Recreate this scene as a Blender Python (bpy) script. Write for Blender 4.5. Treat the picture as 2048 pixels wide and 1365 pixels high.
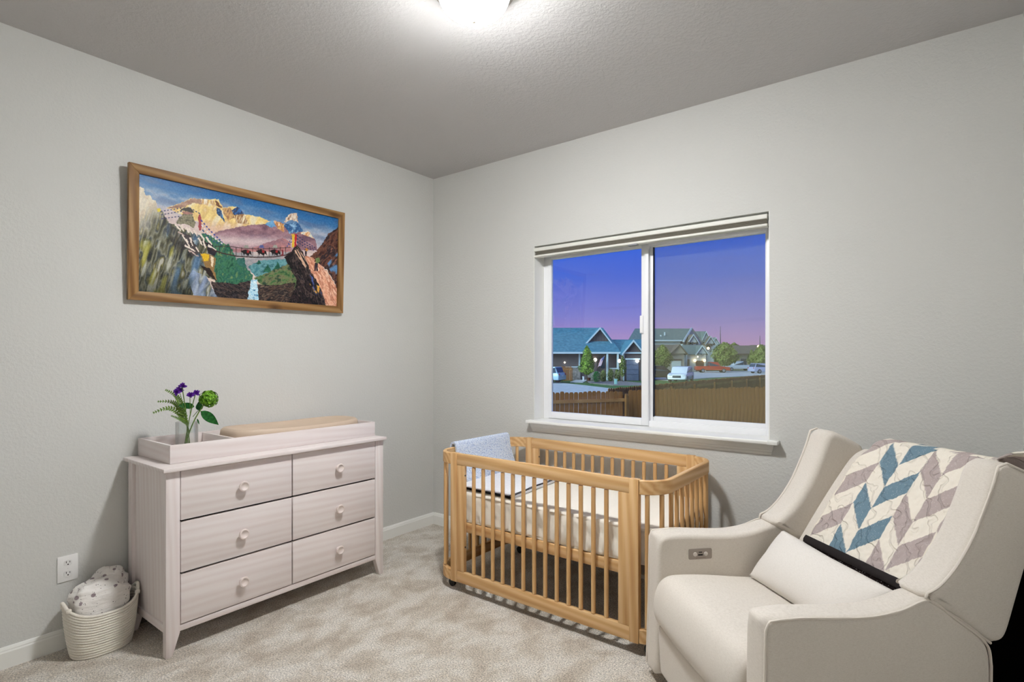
import bpy, bmesh, math, random
import numpy as np
from mathutils import Vector, Matrix
PI = math.pi
for o in list(bpy.data.objects): bpy.data.objects.remove(o)
scene = bpy.context.scene
C = scene.collection

def lin(c):
    f = lambda v: v/12.92 if v <= .04045 else ((v+.055)/1.055)**2.4
    return tuple(f(v/255.) for v in c[:3])+(1.,)

# ------------------------------------------------------------------ camera
F = 1084.6; YAW = math.radians(37.29); HY = 715.; CX = 1024.
EYE = Vector((3.113, -3.056, 1.3216))
AX = Vector((-math.sin(YAW), math.cos(YAW), 0)); RX = Vector((math.cos(YAW), math.sin(YAW), 0)); UP = Vector((0, 0, 1))
cd = bpy.data.cameras.new('camera'); cam = bpy.data.objects.new('camera', cd); C.objects.link(cam)
cam.location = EYE; cam.rotation_euler = (PI/2, 0, YAW)
cd.sensor_width = 36; cd.lens = 36*F/2048; cd.shift_y = (HY-682.5)/2048; cd.clip_start = .02; cd.clip_end = 2000
scene.camera = cam
def hit(x, y, ax, v):
    d = AX+RX*((x-CX)/F)+UP*((HY-y)/F); i = 'xyz'.index(ax)
    return EYE+d*((v-EYE[i])/d[i])

# ------------------------------------------------------------------ sky, added outdoor fill sun, exposure
W = bpy.data.worlds.new('dusk_sky'); scene.world = W; W.use_nodes = True
nt = W.node_tree; nt.nodes.clear()
wo = nt.nodes.new('ShaderNodeOutputWorld'); bg = nt.nodes.new('ShaderNodeBackground')
tc = nt.nodes.new('ShaderNodeTexCoord'); sx = nt.nodes.new('ShaderNodeSeparateXYZ')
cr = nt.nodes.new('ShaderNodeValToRGB'); nt.links.new(tc.outputs['Generated'], sx.inputs[0])
mp = nt.nodes.new('ShaderNodeMapping'); mp.inputs['Scale'].default_value = (3, 3, 42)
nz = nt.nodes.new('ShaderNodeTexNoise'); nz.inputs['Scale'].default_value = 1.0; nz.inputs['Detail'].default_value = 3
nt.links.new(tc.outputs['Generated'], mp.inputs[0]); nt.links.new(mp.outputs[0], nz.inputs[0])
stops = [(0, (196, 148, 186)), (.035, (176, 146, 200)), (.075, (139, 134, 208)), (.14, (88, 112, 212)), (.20, (58, 104, 222)), (.26, (44, 94, 222)), (.55, (30, 72, 190)), (1, (22, 52, 150))]
e = cr.color_ramp.elements
while len(e) < len(stops): e.new(.5)
for k, (p, c) in enumerate(stops): e[k].position = p; e[k].color = lin(c)
nt.links.new(sx.outputs['Z'], cr.inputs[0])
cm = nt.nodes.new('ShaderNodeMapRange'); cm.inputs['From Min'].default_value = .56; cm.inputs['From Max'].default_value = .74; cm.inputs['To Max'].default_value = .3
nt.links.new(nz.outputs[0], cm.inputs['Value'])
mxw = nt.nodes.new('ShaderNodeMixRGB'); mxw.inputs[2].default_value = lin((92, 92, 165))
nt.links.new(cm.outputs[0], mxw.inputs[0]); nt.links.new(cr.outputs[0], mxw.inputs[1])
nt.links.new(mxw.outputs[0], bg.inputs[0]); bg.inputs[1].default_value = 1.0; nt.links.new(bg.outputs[0], wo.inputs[0])
sd = bpy.data.lights.new('fill_sun', 'SUN'); sd.energy = 4.6; sd.angle = math.radians(50); sd.color = (.78, 1.0, .98)  # wide sun added from behind the viewer to brighten the houses and fences
so = bpy.data.objects.new('fill_sun', sd); C.objects.link(so)
so.rotation_euler = Vector((.35, 1.0, -.62)).to_track_quat('-Z', 'Y').to_euler()
vs = scene.view_settings; vs.view_transform = 'Standard'; vs.look = 'None'; vs.exposure = 0; vs.gamma = 1; vs.use_curve_mapping = False
LAMP_POWER = 224.

# ------------------------------------------------------------------ materials
MATS = {}
class NT:
    def __init__(s, name):
        s.m = bpy.data.materials.new(name); s.m.use_nodes = True; s.t = s.m.node_tree
        s.b = s.t.nodes['Principled BSDF']; s.out = s.t.nodes['Material Output']
    def n(s, typ, **kw):
        nd = s.t.nodes.new(typ)
        for k, v in kw.items():
            if k in nd.inputs: nd.inputs[k].default_value = v
            else: setattr(nd, k, v)
        return nd
    def l(s, a, b): s.t.links.new(a, b)
    def coords(s, scale=(1, 1, 1), kind='Object', rot=(0, 0, 0)):
        t = s.n('ShaderNodeTexCoord'); m = s.n('ShaderNodeMapping'); m.inputs['Scale'].default_value = scale; m.inputs['Rotation'].default_value = rot
        s.l(t.outputs[kind], m.inputs[0]); return m.outputs[0]
    def noise(s, co, scale, detail=3, rough=.5):
        n = s.n('ShaderNodeTexNoise'); n.inputs['Scale'].default_value = scale; n.inputs['Detail'].default_value = detail; n.inputs['Roughness'].default_value = rough
        s.l(co, n.inputs[0]); return n.outputs[0]
    def ramp(s, fac, stops):
        r = s.n('ShaderNodeValToRGB'); e = r.color_ramp.elements
        while len(e) < len(stops): e.new(.5)
        for k, (p, c) in enumerate(stops): e[k].position = p; e[k].color = lin(c)
        s.l(fac, r.inputs[0]); return r.outputs[0]
    def bump(s, h, strength, dist):
        b = s.n('ShaderNodeBump'); b.inputs['Strength'].default_value = strength; b.inputs['Distance'].default_value = dist
        s.l(h, b.inputs['Height']); s.l(b.outputs[0], s.b.inputs['Normal']); return b
def setp(b, **kw):
    for k, v in kw.items(): b.inputs[k.replace('_', ' ')].default_value = v
def plain(name, col, rough=.6, metal=0, spec=.4, bump=None):
    if name in MATS: return MATS[name]
    n = NT(name); setp(n.b, Base_Color=lin(col), Roughness=rough, Metallic=metal); n.b.inputs['Specular IOR Level'].default_value = spec
    if bump: n.bump(n.noise(n.coords(), bump[0], 4), bump[1], bump[2])
    MATS[name] = n.m; return n.m
def two(name, c1, c2, scale, rough=.8, detail=4, sc=(1, 1, 1), lo=.35, hi=.65, bump=None, spec=.3):
    if name in MATS: return MATS[name]
    n = NT(name); co = n.coords(sc); f = n.noise(co, scale, detail)
    n.l(n.ramp(f, [(lo, c1), (hi, c2)]), n.b.inputs['Base Color']); setp(n.b, Roughness=rough); n.b.inputs['Specular IOR Level'].default_value = spec
    if bump: n.bump(n.noise(co, bump[0], 4), bump[1], bump[2])
    MATS[name] = n.m; return n.m
def emit(name, col, s):
    if name in MATS: return MATS[name]
    n = NT(name); setp(n.b, Base_Color=lin(col), Emission_Color=lin(col), Emission_Strength=s); MATS[name] = n.m; return n.m
def wood(name, c1, c2, c3, axis, scale=1., rough=.5, knots=None):
    if name in MATS: return MATS[name]
    n = NT(name); s = [26*scale]*3; s['xyz'.index(axis)] = 1.3*scale
    co = n.coords(tuple(s)); f = n.noise(co, 1.2, 5, .6)
    w = n.n('ShaderNodeTexWave'); w.bands_direction = 'DIAGONAL'; w.inputs['Scale'].default_value = .55; w.inputs['Distortion'].default_value = 5; w.inputs['Detail'].default_value = 2
    n.l(co, w.inputs[0])
    m = n.n('ShaderNodeMath', operation='MULTIPLY'); n.l(w.outputs[1], m.inputs[0]); m.inputs[1].default_value = .45
    a = n.n('ShaderNodeMath', operation='ADD'); n.l(f, a.inputs[0]); n.l(m.outputs[0], a.inputs[1])
    col = n.ramp(a.outputs[0], [(.35, c1), (.68, c2), (1.0, c3)])
    if knots:
        s2 = [9., 9., 9.]; s2['xyz'.index(axis)] = 5.
        v = n.n('ShaderNodeTexVoronoi'); v.inputs['Scale'].default_value = 1.; n.l(n.coords(tuple(s2)), v.inputs[0])
        mr = n.n('ShaderNodeMapRange'); mr.inputs['From Min'].default_value = .05; mr.inputs['From Max'].default_value = .28; mr.inputs['To Min'].default_value = .85; mr.inputs['To Max'].default_value = 0; n.l(v.outputs[0], mr.inputs['Value'])
        mx = n.n('ShaderNodeMixRGB'); mx.inputs[2].default_value = lin(knots); n.l(mr.outputs[0], mx.inputs[0]); n.l(col, mx.inputs[1]); col = mx.outputs[0]
    n.l(col, n.b.inputs['Base Color']); setp(n.b, Roughness=rough); n.b.inputs['Specular IOR Level'].default_value = .3
    n.bump(a.outputs[0], .08, .002); MATS[name] = n.m; return n.m
def fabric(name, col, col2=None, weave=900., rough=.9, bump=.25, sheen=.15):
    if name in MATS: return MATS[name]
    n = NT(name); co = n.coords((1, 1, 1)); f = n.noise(co, weave*.35, 3, .7); g = n.noise(n.coords((weave*.08, weave*.08, weave*.5)), 1., 3)
    a = n.n('ShaderNodeMath', operation='ADD'); n.l(f, a.inputs[0]); n.l(g, a.inputs[1])
    h = n.n('ShaderNodeMath', operation='MULTIPLY'); h.inputs[1].default_value = .5; n.l(a.outputs[0], h.inputs[0])
    c2 = col2 or tuple(max(0, v-22) for v in col)
    n.l(n.ramp(h.outputs[0], [(.38, c2), (.56, col)]), n.b.inputs['Base Color']); setp(n.b, Roughness=rough, Sheen_Weight=sheen); n.b.inputs['Specular IOR Level'].default_value = .15
    n.bump(h.outputs[0], bump, .0015); MATS[name] = n.m; return n.m
def attr_mat(name, rough=.6, bump=None, attr='paint'):
    if name in MATS: return MATS[name]
    n = NT(name); a = n.n('ShaderNodeAttribute'); a.attribute_name = attr; n.l(a.outputs['Color'], n.b.inputs['Base Color']); setp(n.b, Roughness=rough); n.b.inputs['Specular IOR Level'].default_value = .25
    if bump: n.bump(n.noise(n.coords(), bump[0], 4), bump[1], bump[2])
    MATS[name] = n.m; return n.m
def glass(name, tint=(1, 1, 1, 1), refl=.06):
    n = NT(name); tr = n.n('ShaderNodeBsdfTransparent'); tr.inputs[0].default_value = tint; gl = n.n('ShaderNodeBsdfGlossy'); gl.inputs['Roughness'].default_value = .02
    lw = n.n('ShaderNodeLayerWeight'); lw.inputs[0].default_value = .25
    mr = n.n('ShaderNodeMapRange'); mr.inputs['To Min'].default_value = refl*.5; mr.inputs['To Max'].default_value = min(1, refl*4); n.l(lw.outputs['Fresnel'], mr.inputs['Value'])
    mx = n.n('ShaderNodeMixShader'); n.l(mr.outputs[0], mx.inputs[0]); n.l(tr.outputs[0], mx.inputs[1]); n.l(gl.outputs[0], mx.inputs[2]); n.l(mx.outputs[0], n.out.inputs[0]); return n.m

def wall_mat(name, col, bscale, bstr):
    n = NT(name); co = n.coords((1, 1, 1)); setp(n.b, Base_Color=lin(col), Roughness=.75); n.b.inputs['Specular IOR Level'].default_value = .25
    f = n.noise(co, bscale, 5, .6); r = n.n('ShaderNodeMapRange'); r.inputs['From Min'].default_value = .42; r.inputs['From Max'].default_value = .62; n.l(f, r.inputs['Value'])
    n.bump(r.outputs[0], bstr, .004); return n.m
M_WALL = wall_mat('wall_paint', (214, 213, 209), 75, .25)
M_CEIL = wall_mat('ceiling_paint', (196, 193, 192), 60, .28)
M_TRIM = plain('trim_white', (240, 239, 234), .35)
M_VINYL = plain('window_vinyl', (244, 244, 246), .3)
M_DARK = plain('dark_gap', (22, 18, 16), .8)
M_BLACK = plain('black_cloth', (7, 6, 6), .95, spec=.1)
def carpet():
    n = NT('carpet'); co = n.coords()
    big = n.noise(n.coords((1.3, 1., 1), rot=(0, 0, .6)), 5.6, 6, .6); big.node.inputs['Distortion'].default_value = .3; fine = n.noise(co, 150, 4, .8); mid = n.noise(co, 70, 3, .6)
    base = n.ramp(big, [(.34, (194, 181, 165)), (.48, (214, 204, 190)), (.60, (231, 224, 214))])
    mr = n.n('ShaderNodeMapRange'); mr.inputs['From Min'].default_value = .3; mr.inputs['From Max'].default_value = .7; mr.inputs['To Min'].default_value = .15; mr.inputs['To Max'].default_value = 1.7; n.l(fine, mr.inputs['Value'])
    mx = n.n('ShaderNodeMixRGB', blend_type='MULTIPLY'); mx.inputs[0].default_value = 1; n.l(base, mx.inputs[1]); n.l(mr.outputs[0], mx.inputs[2])
    n.l(mx.outputs[0], n.b.inputs['Base Color']); setp(n.b, Roughness=1., Sheen_Weight=.2); n.b.inputs['Specular IOR Level'].default_value = .05
    s = n.n('ShaderNodeMath', operation='MULTIPLY_ADD'); n.l(big, s.inputs[0]); s.inputs[1].default_value = 1.6; n.l(fine, s.inputs[2])
    s2 = n.n('ShaderNodeMath', operation='ADD'); n.l(s.outputs[0], s2.inputs[0]); n.l(mid, s2.inputs[1])
    n.bump(s2.outputs[0], .6, .012); return n.m
M_CARPET = carpet()
PINE = [((196, 148, 96)), ((211, 168, 115)), ((224, 187, 138))]
M_PX, M_PY, M_PZ = [wood('pine_'+a, *PINE, a) for a in 'xyz']
WASH = [(222, 209, 205), (228, 217, 214), (232, 223, 220)]
M_WX, M_WY, M_WZ = [wood('washed_'+a, *WASH, a, 1.15, .45) for a in 'xyz']
M_CHAIR = fabric('chair_linen', (222, 214, 204), (210, 201, 190), 1500, bump=.12)
M_PILLOW = fabric('pillow_linen', (229, 223, 216), (220, 213, 205), 1600, bump=.12)
M_PIPE = plain('piping', (222, 213, 202), .8)

# ------------------------------------------------------------------ mesh helper
class G:
    def __init__(s): s.bm = bmesh.new()
    def add(s, vs, fs):
        v = [s.bm.verts.new(p) for p in vs]
        for f in fs:
            try: s.bm.faces.new([v[i] for i in f])
            except ValueError: pass
        return v
    def box(s, x0, x1, y0, y1, z0, z1, bev=0, M=None, seg=2):
        t = bmesh.new(); r = bmesh.ops.create_cube(t, size=1)
        bmesh.ops.transform(t, verts=t.verts, matrix=Matrix.Translation(((x0+x1)/2, (y0+y1)/2, (z0+z1)/2)) @ Matrix.Diagonal((abs(x1-x0), abs(y1-y0), abs(z1-z0), 1)))
        if bev: bmesh.ops.bevel(t, geom=t.edges[:], offset=bev, segments=seg, profile=.5, affect='EDGES', clamp_overlap=True)
        if M is not None: bmesh.ops.transform(t, verts=t.verts, matrix=M)
        s.merge(t); return s
    def merge(s, t):
        me = bpy.data.meshes.new('tmp'); t.to_mesh(me); t.free(); s.bm.from_mesh(me); bpy.data.meshes.remove(me)
    def prism(s, poly, fn, d0, d1, bev=0, seg=2):
        t = bmesh.new(); n = len(poly)
        a = [t.verts.new(fn(p[0], p[1], d0)) for p in poly]; b = [t.verts.new(fn(p[0], p[1], d1)) for p in poly]
        t.faces.new(a); t.faces.new(b[::-1])
        for i in range(n): t.faces.new([a[i], b[i], b[(i+1) % n], a[(i+1) % n]])
        if bev: bmesh.ops.bevel(t, geom=t.edges[:], offset=bev, segments=seg, profile=.5, affect='EDGES', clamp_overlap=True)
        bmesh.ops.recalc_face_normals(t, faces=t.faces); s.merge(t); return s
    def tube(s, path, r, n=8, closed=False, flat=None):
        path = [Vector(p) for p in path]; rings = []; m = len(path); prev = None
        for i, p in enumerate(path):
            a = path[(i-1) % m] if (closed or i > 0) else p; b = path[(i+1) % m] if (closed or i < m-1) else p
            t = (b-a).normalized()
            if prev is None: ref = Vector((0, 0, 1)) if abs(t.z) < .9 else Vector((1, 0, 0)); u = t.cross(ref).normalized()
            else: u = (prev-t*prev.dot(t)).normalized()
            prev = u; w = t.cross(u); rr = r[i] if isinstance(r, (list, tuple)) else r
            rings.append([s.bm.verts.new(p+u*(math.cos(2*PI*k/n)*rr)+w*(math.sin(2*PI*k/n)*rr)) for k in range(n)])
        for i in range(m if closed else m-1):
            A, B = rings[i], rings[(i+1) % m]
            for k in range(n): s.bm.faces.new([A[k], A[(k+1) % n], B[(k+1) % n], B[k]])
        if not closed: s.bm.faces.new(rings[0][::-1]); s.bm.faces.new(rings[-1])
        return s
    def lathe(s, prof, c=(0, 0, 0), n=32, sx=1, sy=1, axis='z', capb=True, capt=True):
        rings = []
        for (r, z) in prof:
            R = []
            for k in range(n):
                x, y = math.cos(2*PI*k/n)*r*sx, math.sin(2*PI*k/n)*r*sy
                p = (x, y, z) if axis == 'z' else ((z, x, y) if axis == 'x' else (x, z, y))
                R.append(s.bm.verts.new((c[0]+p[0], c[1]+p[1], c[2]+p[2])))
            rings.append(R)
        for A, B in zip(rings, rings[1:]):
            for k in range(n): s.bm.faces.new([A[k], A[(k+1) % n], B[(k+1) % n], B[k]])
        if capb: s.bm.faces.new(rings[0][::-1])
        if capt: s.bm.faces.new(rings[-1])
        return s
    def grid(s, fn, nu, nv, wrapu=False):
        V = [[s.bm.verts.new(fn(i/(nu-1 if not wrapu else nu), j/(nv-1))) for j in range(nv)] for i in range(nu)]
        for i in range(nu if wrapu else nu-1):
            for j in range(nv-1): s.bm.faces.new([V[i][j], V[(i+1) % nu][j], V[(i+1) % nu][j+1], V[i][j+1]])
        return V
    def strip(s, path, w, h, z0, closed=False):
        """rectangular section w x h following a plan path of (x, y)"""
        P = [Vector((p[0], p[1])) for p in path]; m = len(P); R = []
        for i, p in enumerate(P):
            a = P[(i-1) % m] if (closed or i > 0) else p; b = P[(i+1) % m] if (closed or i < m-1) else p
            t = (b-a).normalized(); nrm = Vector((-t.y, t.x)); q = .003
            o = []
            for (dw, dz) in ((-w/2+q, 0), (w/2-q, 0), (w/2, q), (w/2, h-q), (w/2-q, h), (-w/2+q, h), (-w/2, h-q), (-w/2, q)):
                v = p+nrm*dw; o.append(s.bm.verts.new((v.x, v.y, z0+dz)))
            R.append(o)
        for i in range(m if closed else m-1):
            A, B = R[i], R[(i+1) % m]
            for k in range(8): s.bm.faces.new([A[k], A[(k+1) % 8], B[(k+1) % 8], B[k]])
        if not closed: s.bm.faces.new(R[0][::-1]); s.bm.faces.new(R[-1])
        return s
    def mesh(s, name, mat, smooth=35, recalc=True):
        if recalc: bmesh.ops.recalc_face_normals(s.bm, faces=s.bm.faces)
        me = bpy.data.meshes.new(name); s.bm.to_mesh(me); s.bm.free(); me.materials.append(mat)
        if smooth:
            me.polygons.foreach_set('use_smooth', [True]*len(me.polygons))
            if smooth < 180: me.set_sharp_from_angle(angle=math.radians(smooth))
            for p in me.polygons:
                if p.loop_total > 24: p.use_smooth = False
        return me
def link(name, me, parent=None, loc=None, rot=None):
    o = bpy.data.objects.new(name, me); C.objects.link(o)
    if parent: o.parent = parent
    if loc is not None: o.location = loc
    if rot is not None: o.rotation_euler = rot
    return o
def tag(o, label=None, cat=None, group=None, kind=None):
    if label: o['label'] = label
    if cat: o['category'] = cat
    if group: o['group'] = group
    if kind: o['kind'] = kind
    return o
def thing(name, label, cat, loc=(0, 0, 0), rz=0, group=None):
    o = bpy.data.objects.new(name, None); C.objects.link(o); o.location = loc; o.rotation_euler = (0, 0, rz); o.empty_display_size = .1
    return tag(o, label, cat, group)
def rootinv(root):
    while root.parent: root = root.parent
    return (Matrix.Translation(root.location) @ Matrix.Rotation(root.rotation_euler.z, 4, 'Z')).inverted()
def part(name, g, mat, parent, smooth=35, world=True, label=None, recalc=True):
    if world: bmesh.ops.transform(g.bm, verts=g.bm.verts, matrix=rootinv(parent))
    o = link(name, g.mesh(name, mat, smooth, recalc), parent)
    if label: o['label'] = label
    return o
def solo(name, g, mat, label=None, cat=None, group=None, kind=None, smooth=35, loc=(0, 0, 0), recalc=True):
    bmesh.ops.translate(g.bm, verts=g.bm.verts, vec=-Vector(loc))
    return tag(link(name, g.mesh(name, mat, smooth, recalc), None, loc), label, cat, group, kind)
def arc(cx, cy, r, a0, a1, n=10): return [(cx+r*math.cos(math.radians(a0+(a1-a0)*i/n)), cy+r*math.sin(math.radians(a0+(a1-a0)*i/n))) for i in range(n+1)]
def rpoly(pts, rads, n=6):
    out = []; m = len(pts)
    for i in range(m):
        p = Vector(pts[i]); a = Vector(pts[i-1]); b = Vector(pts[(i+1) % m]); r = rads[i] if isinstance(rads, (list, tuple)) else rads
        d1 = (a-p); d2 = (b-p); r = min(r, d1.length*.49, d2.length*.49)
        if r < 1e-4: out.append(tuple(p)); continue
        q1 = p+d1.normalized()*r; q2 = p+d2.normalized()*r
        for k in range(n+1):
            t = k/n; out.append(tuple(q1*(1-t)**2+p*2*t*(1-t)+q2*t*t))
    return out
def resample(pts, step, closed=True):
    P = [Vector(p) for p in pts]
    if closed: P.append(P[0])
    out = []
    for a, b in zip(P, P[1:]):
        k = max(1, int(round((b-a).length/step)))
        for i in range(k): out.append(a.lerp(b, i/k))
    if not closed: out.append(P[-1])
    return out
exec_rng = random.Random(7)
# ================================================================== the room
RXW = 3.435; FY = -3.5; H = 2.74; WT = .16
wx0, wx1, wz0, wz1 = .975, 2.47, .895, 2.083      # window opening
solo('floor', G().box(-WT, RXW+WT, FY-WT, WT, -.12, 0), M_CARPET, kind='structure')
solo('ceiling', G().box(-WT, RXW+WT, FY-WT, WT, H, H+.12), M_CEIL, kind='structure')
solo('wall_left', G().box(-WT, 0, FY-WT, WT, 0, H), M_WALL, kind='structure')
g = G(); g.box(0, wx0, 0, WT, 0, H); g.box(wx1, RXW, 0, WT, 0, H); g.box(wx0, wx1, 0, WT, 0, wz0-.02); g.box(wx0, wx1, 0, WT, wz1, H)
solo('wall_back', g, M_WALL, kind='structure')
solo('wall_right', G().box(RXW, RXW+WT, FY-WT, WT, 0, H), M_WALL, kind='structure')
solo('wall_front', G().box(0, RXW, FY-WT, FY, 0, H), M_WALL, kind='structure')
bprof = [(0, 0), (.014, 0), (.014, .068), (.011, .074), (.011, .078), (.006, .088), (0, .09)]
def baseb(nm, fn, d0, d1): solo(nm, G().prism(bprof, fn, d0, d1), M_TRIM, kind='structure', smooth=25)
baseb('baseboard_left', lambda a, b, d: (a, d, b), FY, 0)
baseb('baseboard_back', lambda a, b, d: (d, -a, b), .014, RXW)
baseb('baseboard_right', lambda a, b, d: (RXW-a, d, b), FY, -.014)
baseb('baseboard_front', lambda a, b, d: (d, FY+a, b), .014, RXW-.014)

# ---- window: frame, sliding sash with its pane, fixed pane with screen
win = tag(thing('window_1', None, None, (1.72, .12, .9)), kind='structure')
fy0, fy1 = .118, .158
for q in (wx0, wx1-.042): part('jamb', G().box(q, q+.042+(.008 if q == wx0 else 0), fy0, fy1, wz0-.01, wz1, .003), M_VINYL, win)
part('frame_sill', G().box(wx0+.05, wx1-.042, fy0+.001, fy1, wz0-.01, wz0+.034, .003), M_VINYL, win); part('frame_head', G().box(wx0+.05, wx1-.042, fy0+.001, fy1, wz1-.075, wz1, .003), M_VINYL, win)
g = G(); sy0, sy1 = .108, .134; sx0, sx1 = wx0+.045, 1.758; sz0, sz1 = .899, 2.03; zr_ = .928
g.box(sx0, sx0+.026, sy0, sy1, sz0, sz1, .003); g.box(sx1-.046, sx1, sy0, sy1, sz0, sz1, .003); g.box(sx0+.0255, sx1-.0455, sy0+.001, sy1, sz0, zr_+.016, .003); g.box(sx0+.0255, sx1-.0455, sy0+.001, sy1, sz1-.03, sz1, .003)
sash = part('sliding_sash', g, M_VINYL, win)
part('pane', G().box(sx0+.02, sx1-.04, .118, .122, sz0+.02, sz1-.02), glass('pane_glass', (.93, .97, 1, 1)), sash)
g = G(); g.box(sx1-.052, sx1-.03, sy0-.012, sy0+.004, 1.47, 1.58, .004); part('sash_latch', g, M_VINYL, sash)
g = G(); rx0 = 1.748; ry0, ry1 = .136, .158
g.box(rx0, rx0+.03, ry0, ry1, .92, 2.03, .003); g.box(wx1-.05, wx1-.041, ry0, ry1, .92, 2.03); g.box(rx0+.03, wx1-.05, ry0+.001, ry1, .92, .957, .003); g.box(rx0+.03, wx1-.05, ry0+.001, ry1, 2.0, 2.03, .003)
fix = part('fixed_sash', g, M_VINYL, win)
part('pane', G().box(rx0+.02, wx1-.04, .144, .148, .94, 2.01), glass('pane_glass_b', (.95, .98, 1, 1)), fix)
part('glazing_gasket', G().box(rx0+.03, rx0+.036, ry0-.004, ry0+.012, .955, 2.0), plain('gasket', (40, 44, 55), .6), fix)
def screen():
    n = NT('insect_screen'); tr = n.n('ShaderNodeBsdfTransparent'); tr.inputs[0].default_value = (1., .985, .95, 1)
    df = n.n('ShaderNodeBsdfDiffuse'); df.inputs[0].default_value = lin((200, 190, 140)); mx = n.n('ShaderNodeMixShader'); mx.inputs[0].default_value = .17
    n.l(tr.outputs[0], mx.inputs[1]); n.l(df.outputs[0], mx.inputs[2]); n.l(mx.outputs[0], n.out.inputs[0]); return n.m
g = G(); g.add([(rx0+.02, .162, .94), (wx1-.03, .162, .94), (wx1-.03, .162, 2.03), (rx0+.02, .162, 2.03)], [(0, 1, 2, 3)])
part('insect_screen', g, screen(), win)
for x0, x1 in ((wx0-.001, wx0+.004), (wx1-.004, wx1+.001)): part('skylit_reveal', G().box(x0, x1, .001, fy0, wz0, wz1), M_TRIM, win)  # white boards added over the side returns, sky light put into their colour
# side reveals are plain wall behind the added white boards; sill board and apron
trim = tag(thing('trim_1', None, None, (1.72, -.02, .83)), kind='structure')
g = G(); g.prism(rpoly([(-.060, .872), (.0, .872), (.0, .872), (.12, .872), (.12, .894), (-.060, .894)], [.008, 0, 0, 0, 0, .008], 4), lambda a, b, d: (d, a, b), wx0, wx1)
g.box(.945, wx0+.002, -.0595, 0, .8725, .8935, .004); g.box(wx1-.002, 2.519, -.0595, 0, .8725, .8935, .004)
part('sill_board', g, M_TRIM, trim)
ap = [(0, .814), (-.007, .814), (-.008, .826), (-.012, .83), (-.013, .840), (-.017, .844), (-.020, .872), (0, .872)]
g = G(); A = [g.bm.verts.new((.972-(z-.814)*.3-.003, y, z)) for y, z in ap]; B = [g.bm.verts.new((2.478+(z-.814)*.3, y, z)) for y, z in ap]
g.bm.faces.new(A); g.bm.faces.new(B[::-1])
for i in range(len(ap)): g.bm.faces.new([A[i], B[i], B[(i+1) % len(ap)], A[(i+1) % len(ap)]])
part('apron', g, M_TRIM, trim, 20)

# ---- raised cellular blind in the opening
bl = thing('window_blind', 'raised white pleated blind gathered at the top of the window', 'blind', (1.72, .03, 2.0))
bx0, bx1 = wx0+.004, wx1-.012
part('headrail', G().prism(rpoly([(-.004, 2.072), (.045, 2.072), (.045, 2.046), (-.004, 2.046)], [.008, 0, 0, .006], 4), lambda a, b, d: (d, a, b), bx0, bx1), plain('blind_rail', (226, 224, 216), .45), bl)
for k in range(4): part('pleat', G().prism([(.006, 2.046-k*.0062), (.036, 2.046-k*.0062), (.036, 2.0412-k*.0062), (.012, 2.0412-k*.0062), (.002, 2.0436-k*.0062)], lambda a, b, d: (d, a, b), bx0+.004, bx1-.004), plain('blind_fabric', (168, 163, 152), .9), bl)
part('bottom_rail', G().prism(rpoly([(-.004, 2.021), (.038, 2.021), (.038, 2.006), (-.004, 2.006)], [.005, 0, 0, .005], 4), lambda a, b, d: (d, a, b), bx0, bx1), plain('blind_rail', (226, 224, 216)), bl)
part('handle', G().box(1.675, 1.735, -.008, .02, 1.998, 2.008, .003), plain('blind_grey', (150, 150, 152), .5), bl)

# ---- ceiling light
LX, LY = 1.765, -1.522
cl = thing('ceiling_light', 'lit frosted glass dome ceiling light with a brushed metal pan', 'ceiling light', (LX, LY, 2.74))
part('pan', G().lathe([(.172, 2.74), (.172, 2.728), (.166, 2.722), (.166, 2.714), (.158, 2.708), (.157, 2.70), (.145, 2.697)], (LX, LY, 0), 48), plain('brushed_nickel', (150, 142, 135), .35, .9), cl)
dome = NT('lit_dome'); setp(dome.b, Base_Color=lin((255, 250, 240)), Emission_Color=(.975, .995, 1.0, 1), Roughness=.4)
ge_ = dome.n('ShaderNodeNewGeometry'); sz_ = dome.n('ShaderNodeSeparateXYZ'); dome.l(ge_.outputs['Normal'], sz_.inputs[0])
mr_ = dome.n('ShaderNodeMapRange'); mr_.inputs['From Min'].default_value = -.4; mr_.inputs['From Max'].default_value = -.85; mr_.inputs['To Min'].default_value = LAMP_POWER*.10; mr_.inputs['To Max'].default_value = LAMP_POWER*1.6
dome.l(sz_.outputs['Z'], mr_.inputs['Value']); dome.l(mr_.outputs[0], dome.b.inputs['Emission Strength'])
part('glass_dome', G().lathe([(.138*math.cos(q*PI/2/14), 2.698-.106*math.sin(q*PI/2/14)) for q in range(14)]+[(.004, 2.592)], (LX, LY, 0), 40), dome.m, cl, 180)
part('finial', G().lathe([(.004, 2.595), (.0085, 2.590), (.010, 2.585), (.007, 2.579), (.002, 2.576)], (LX, LY, 0), 16), plain('finial_nickel', (196, 186, 176), .35, .5), cl)

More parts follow.
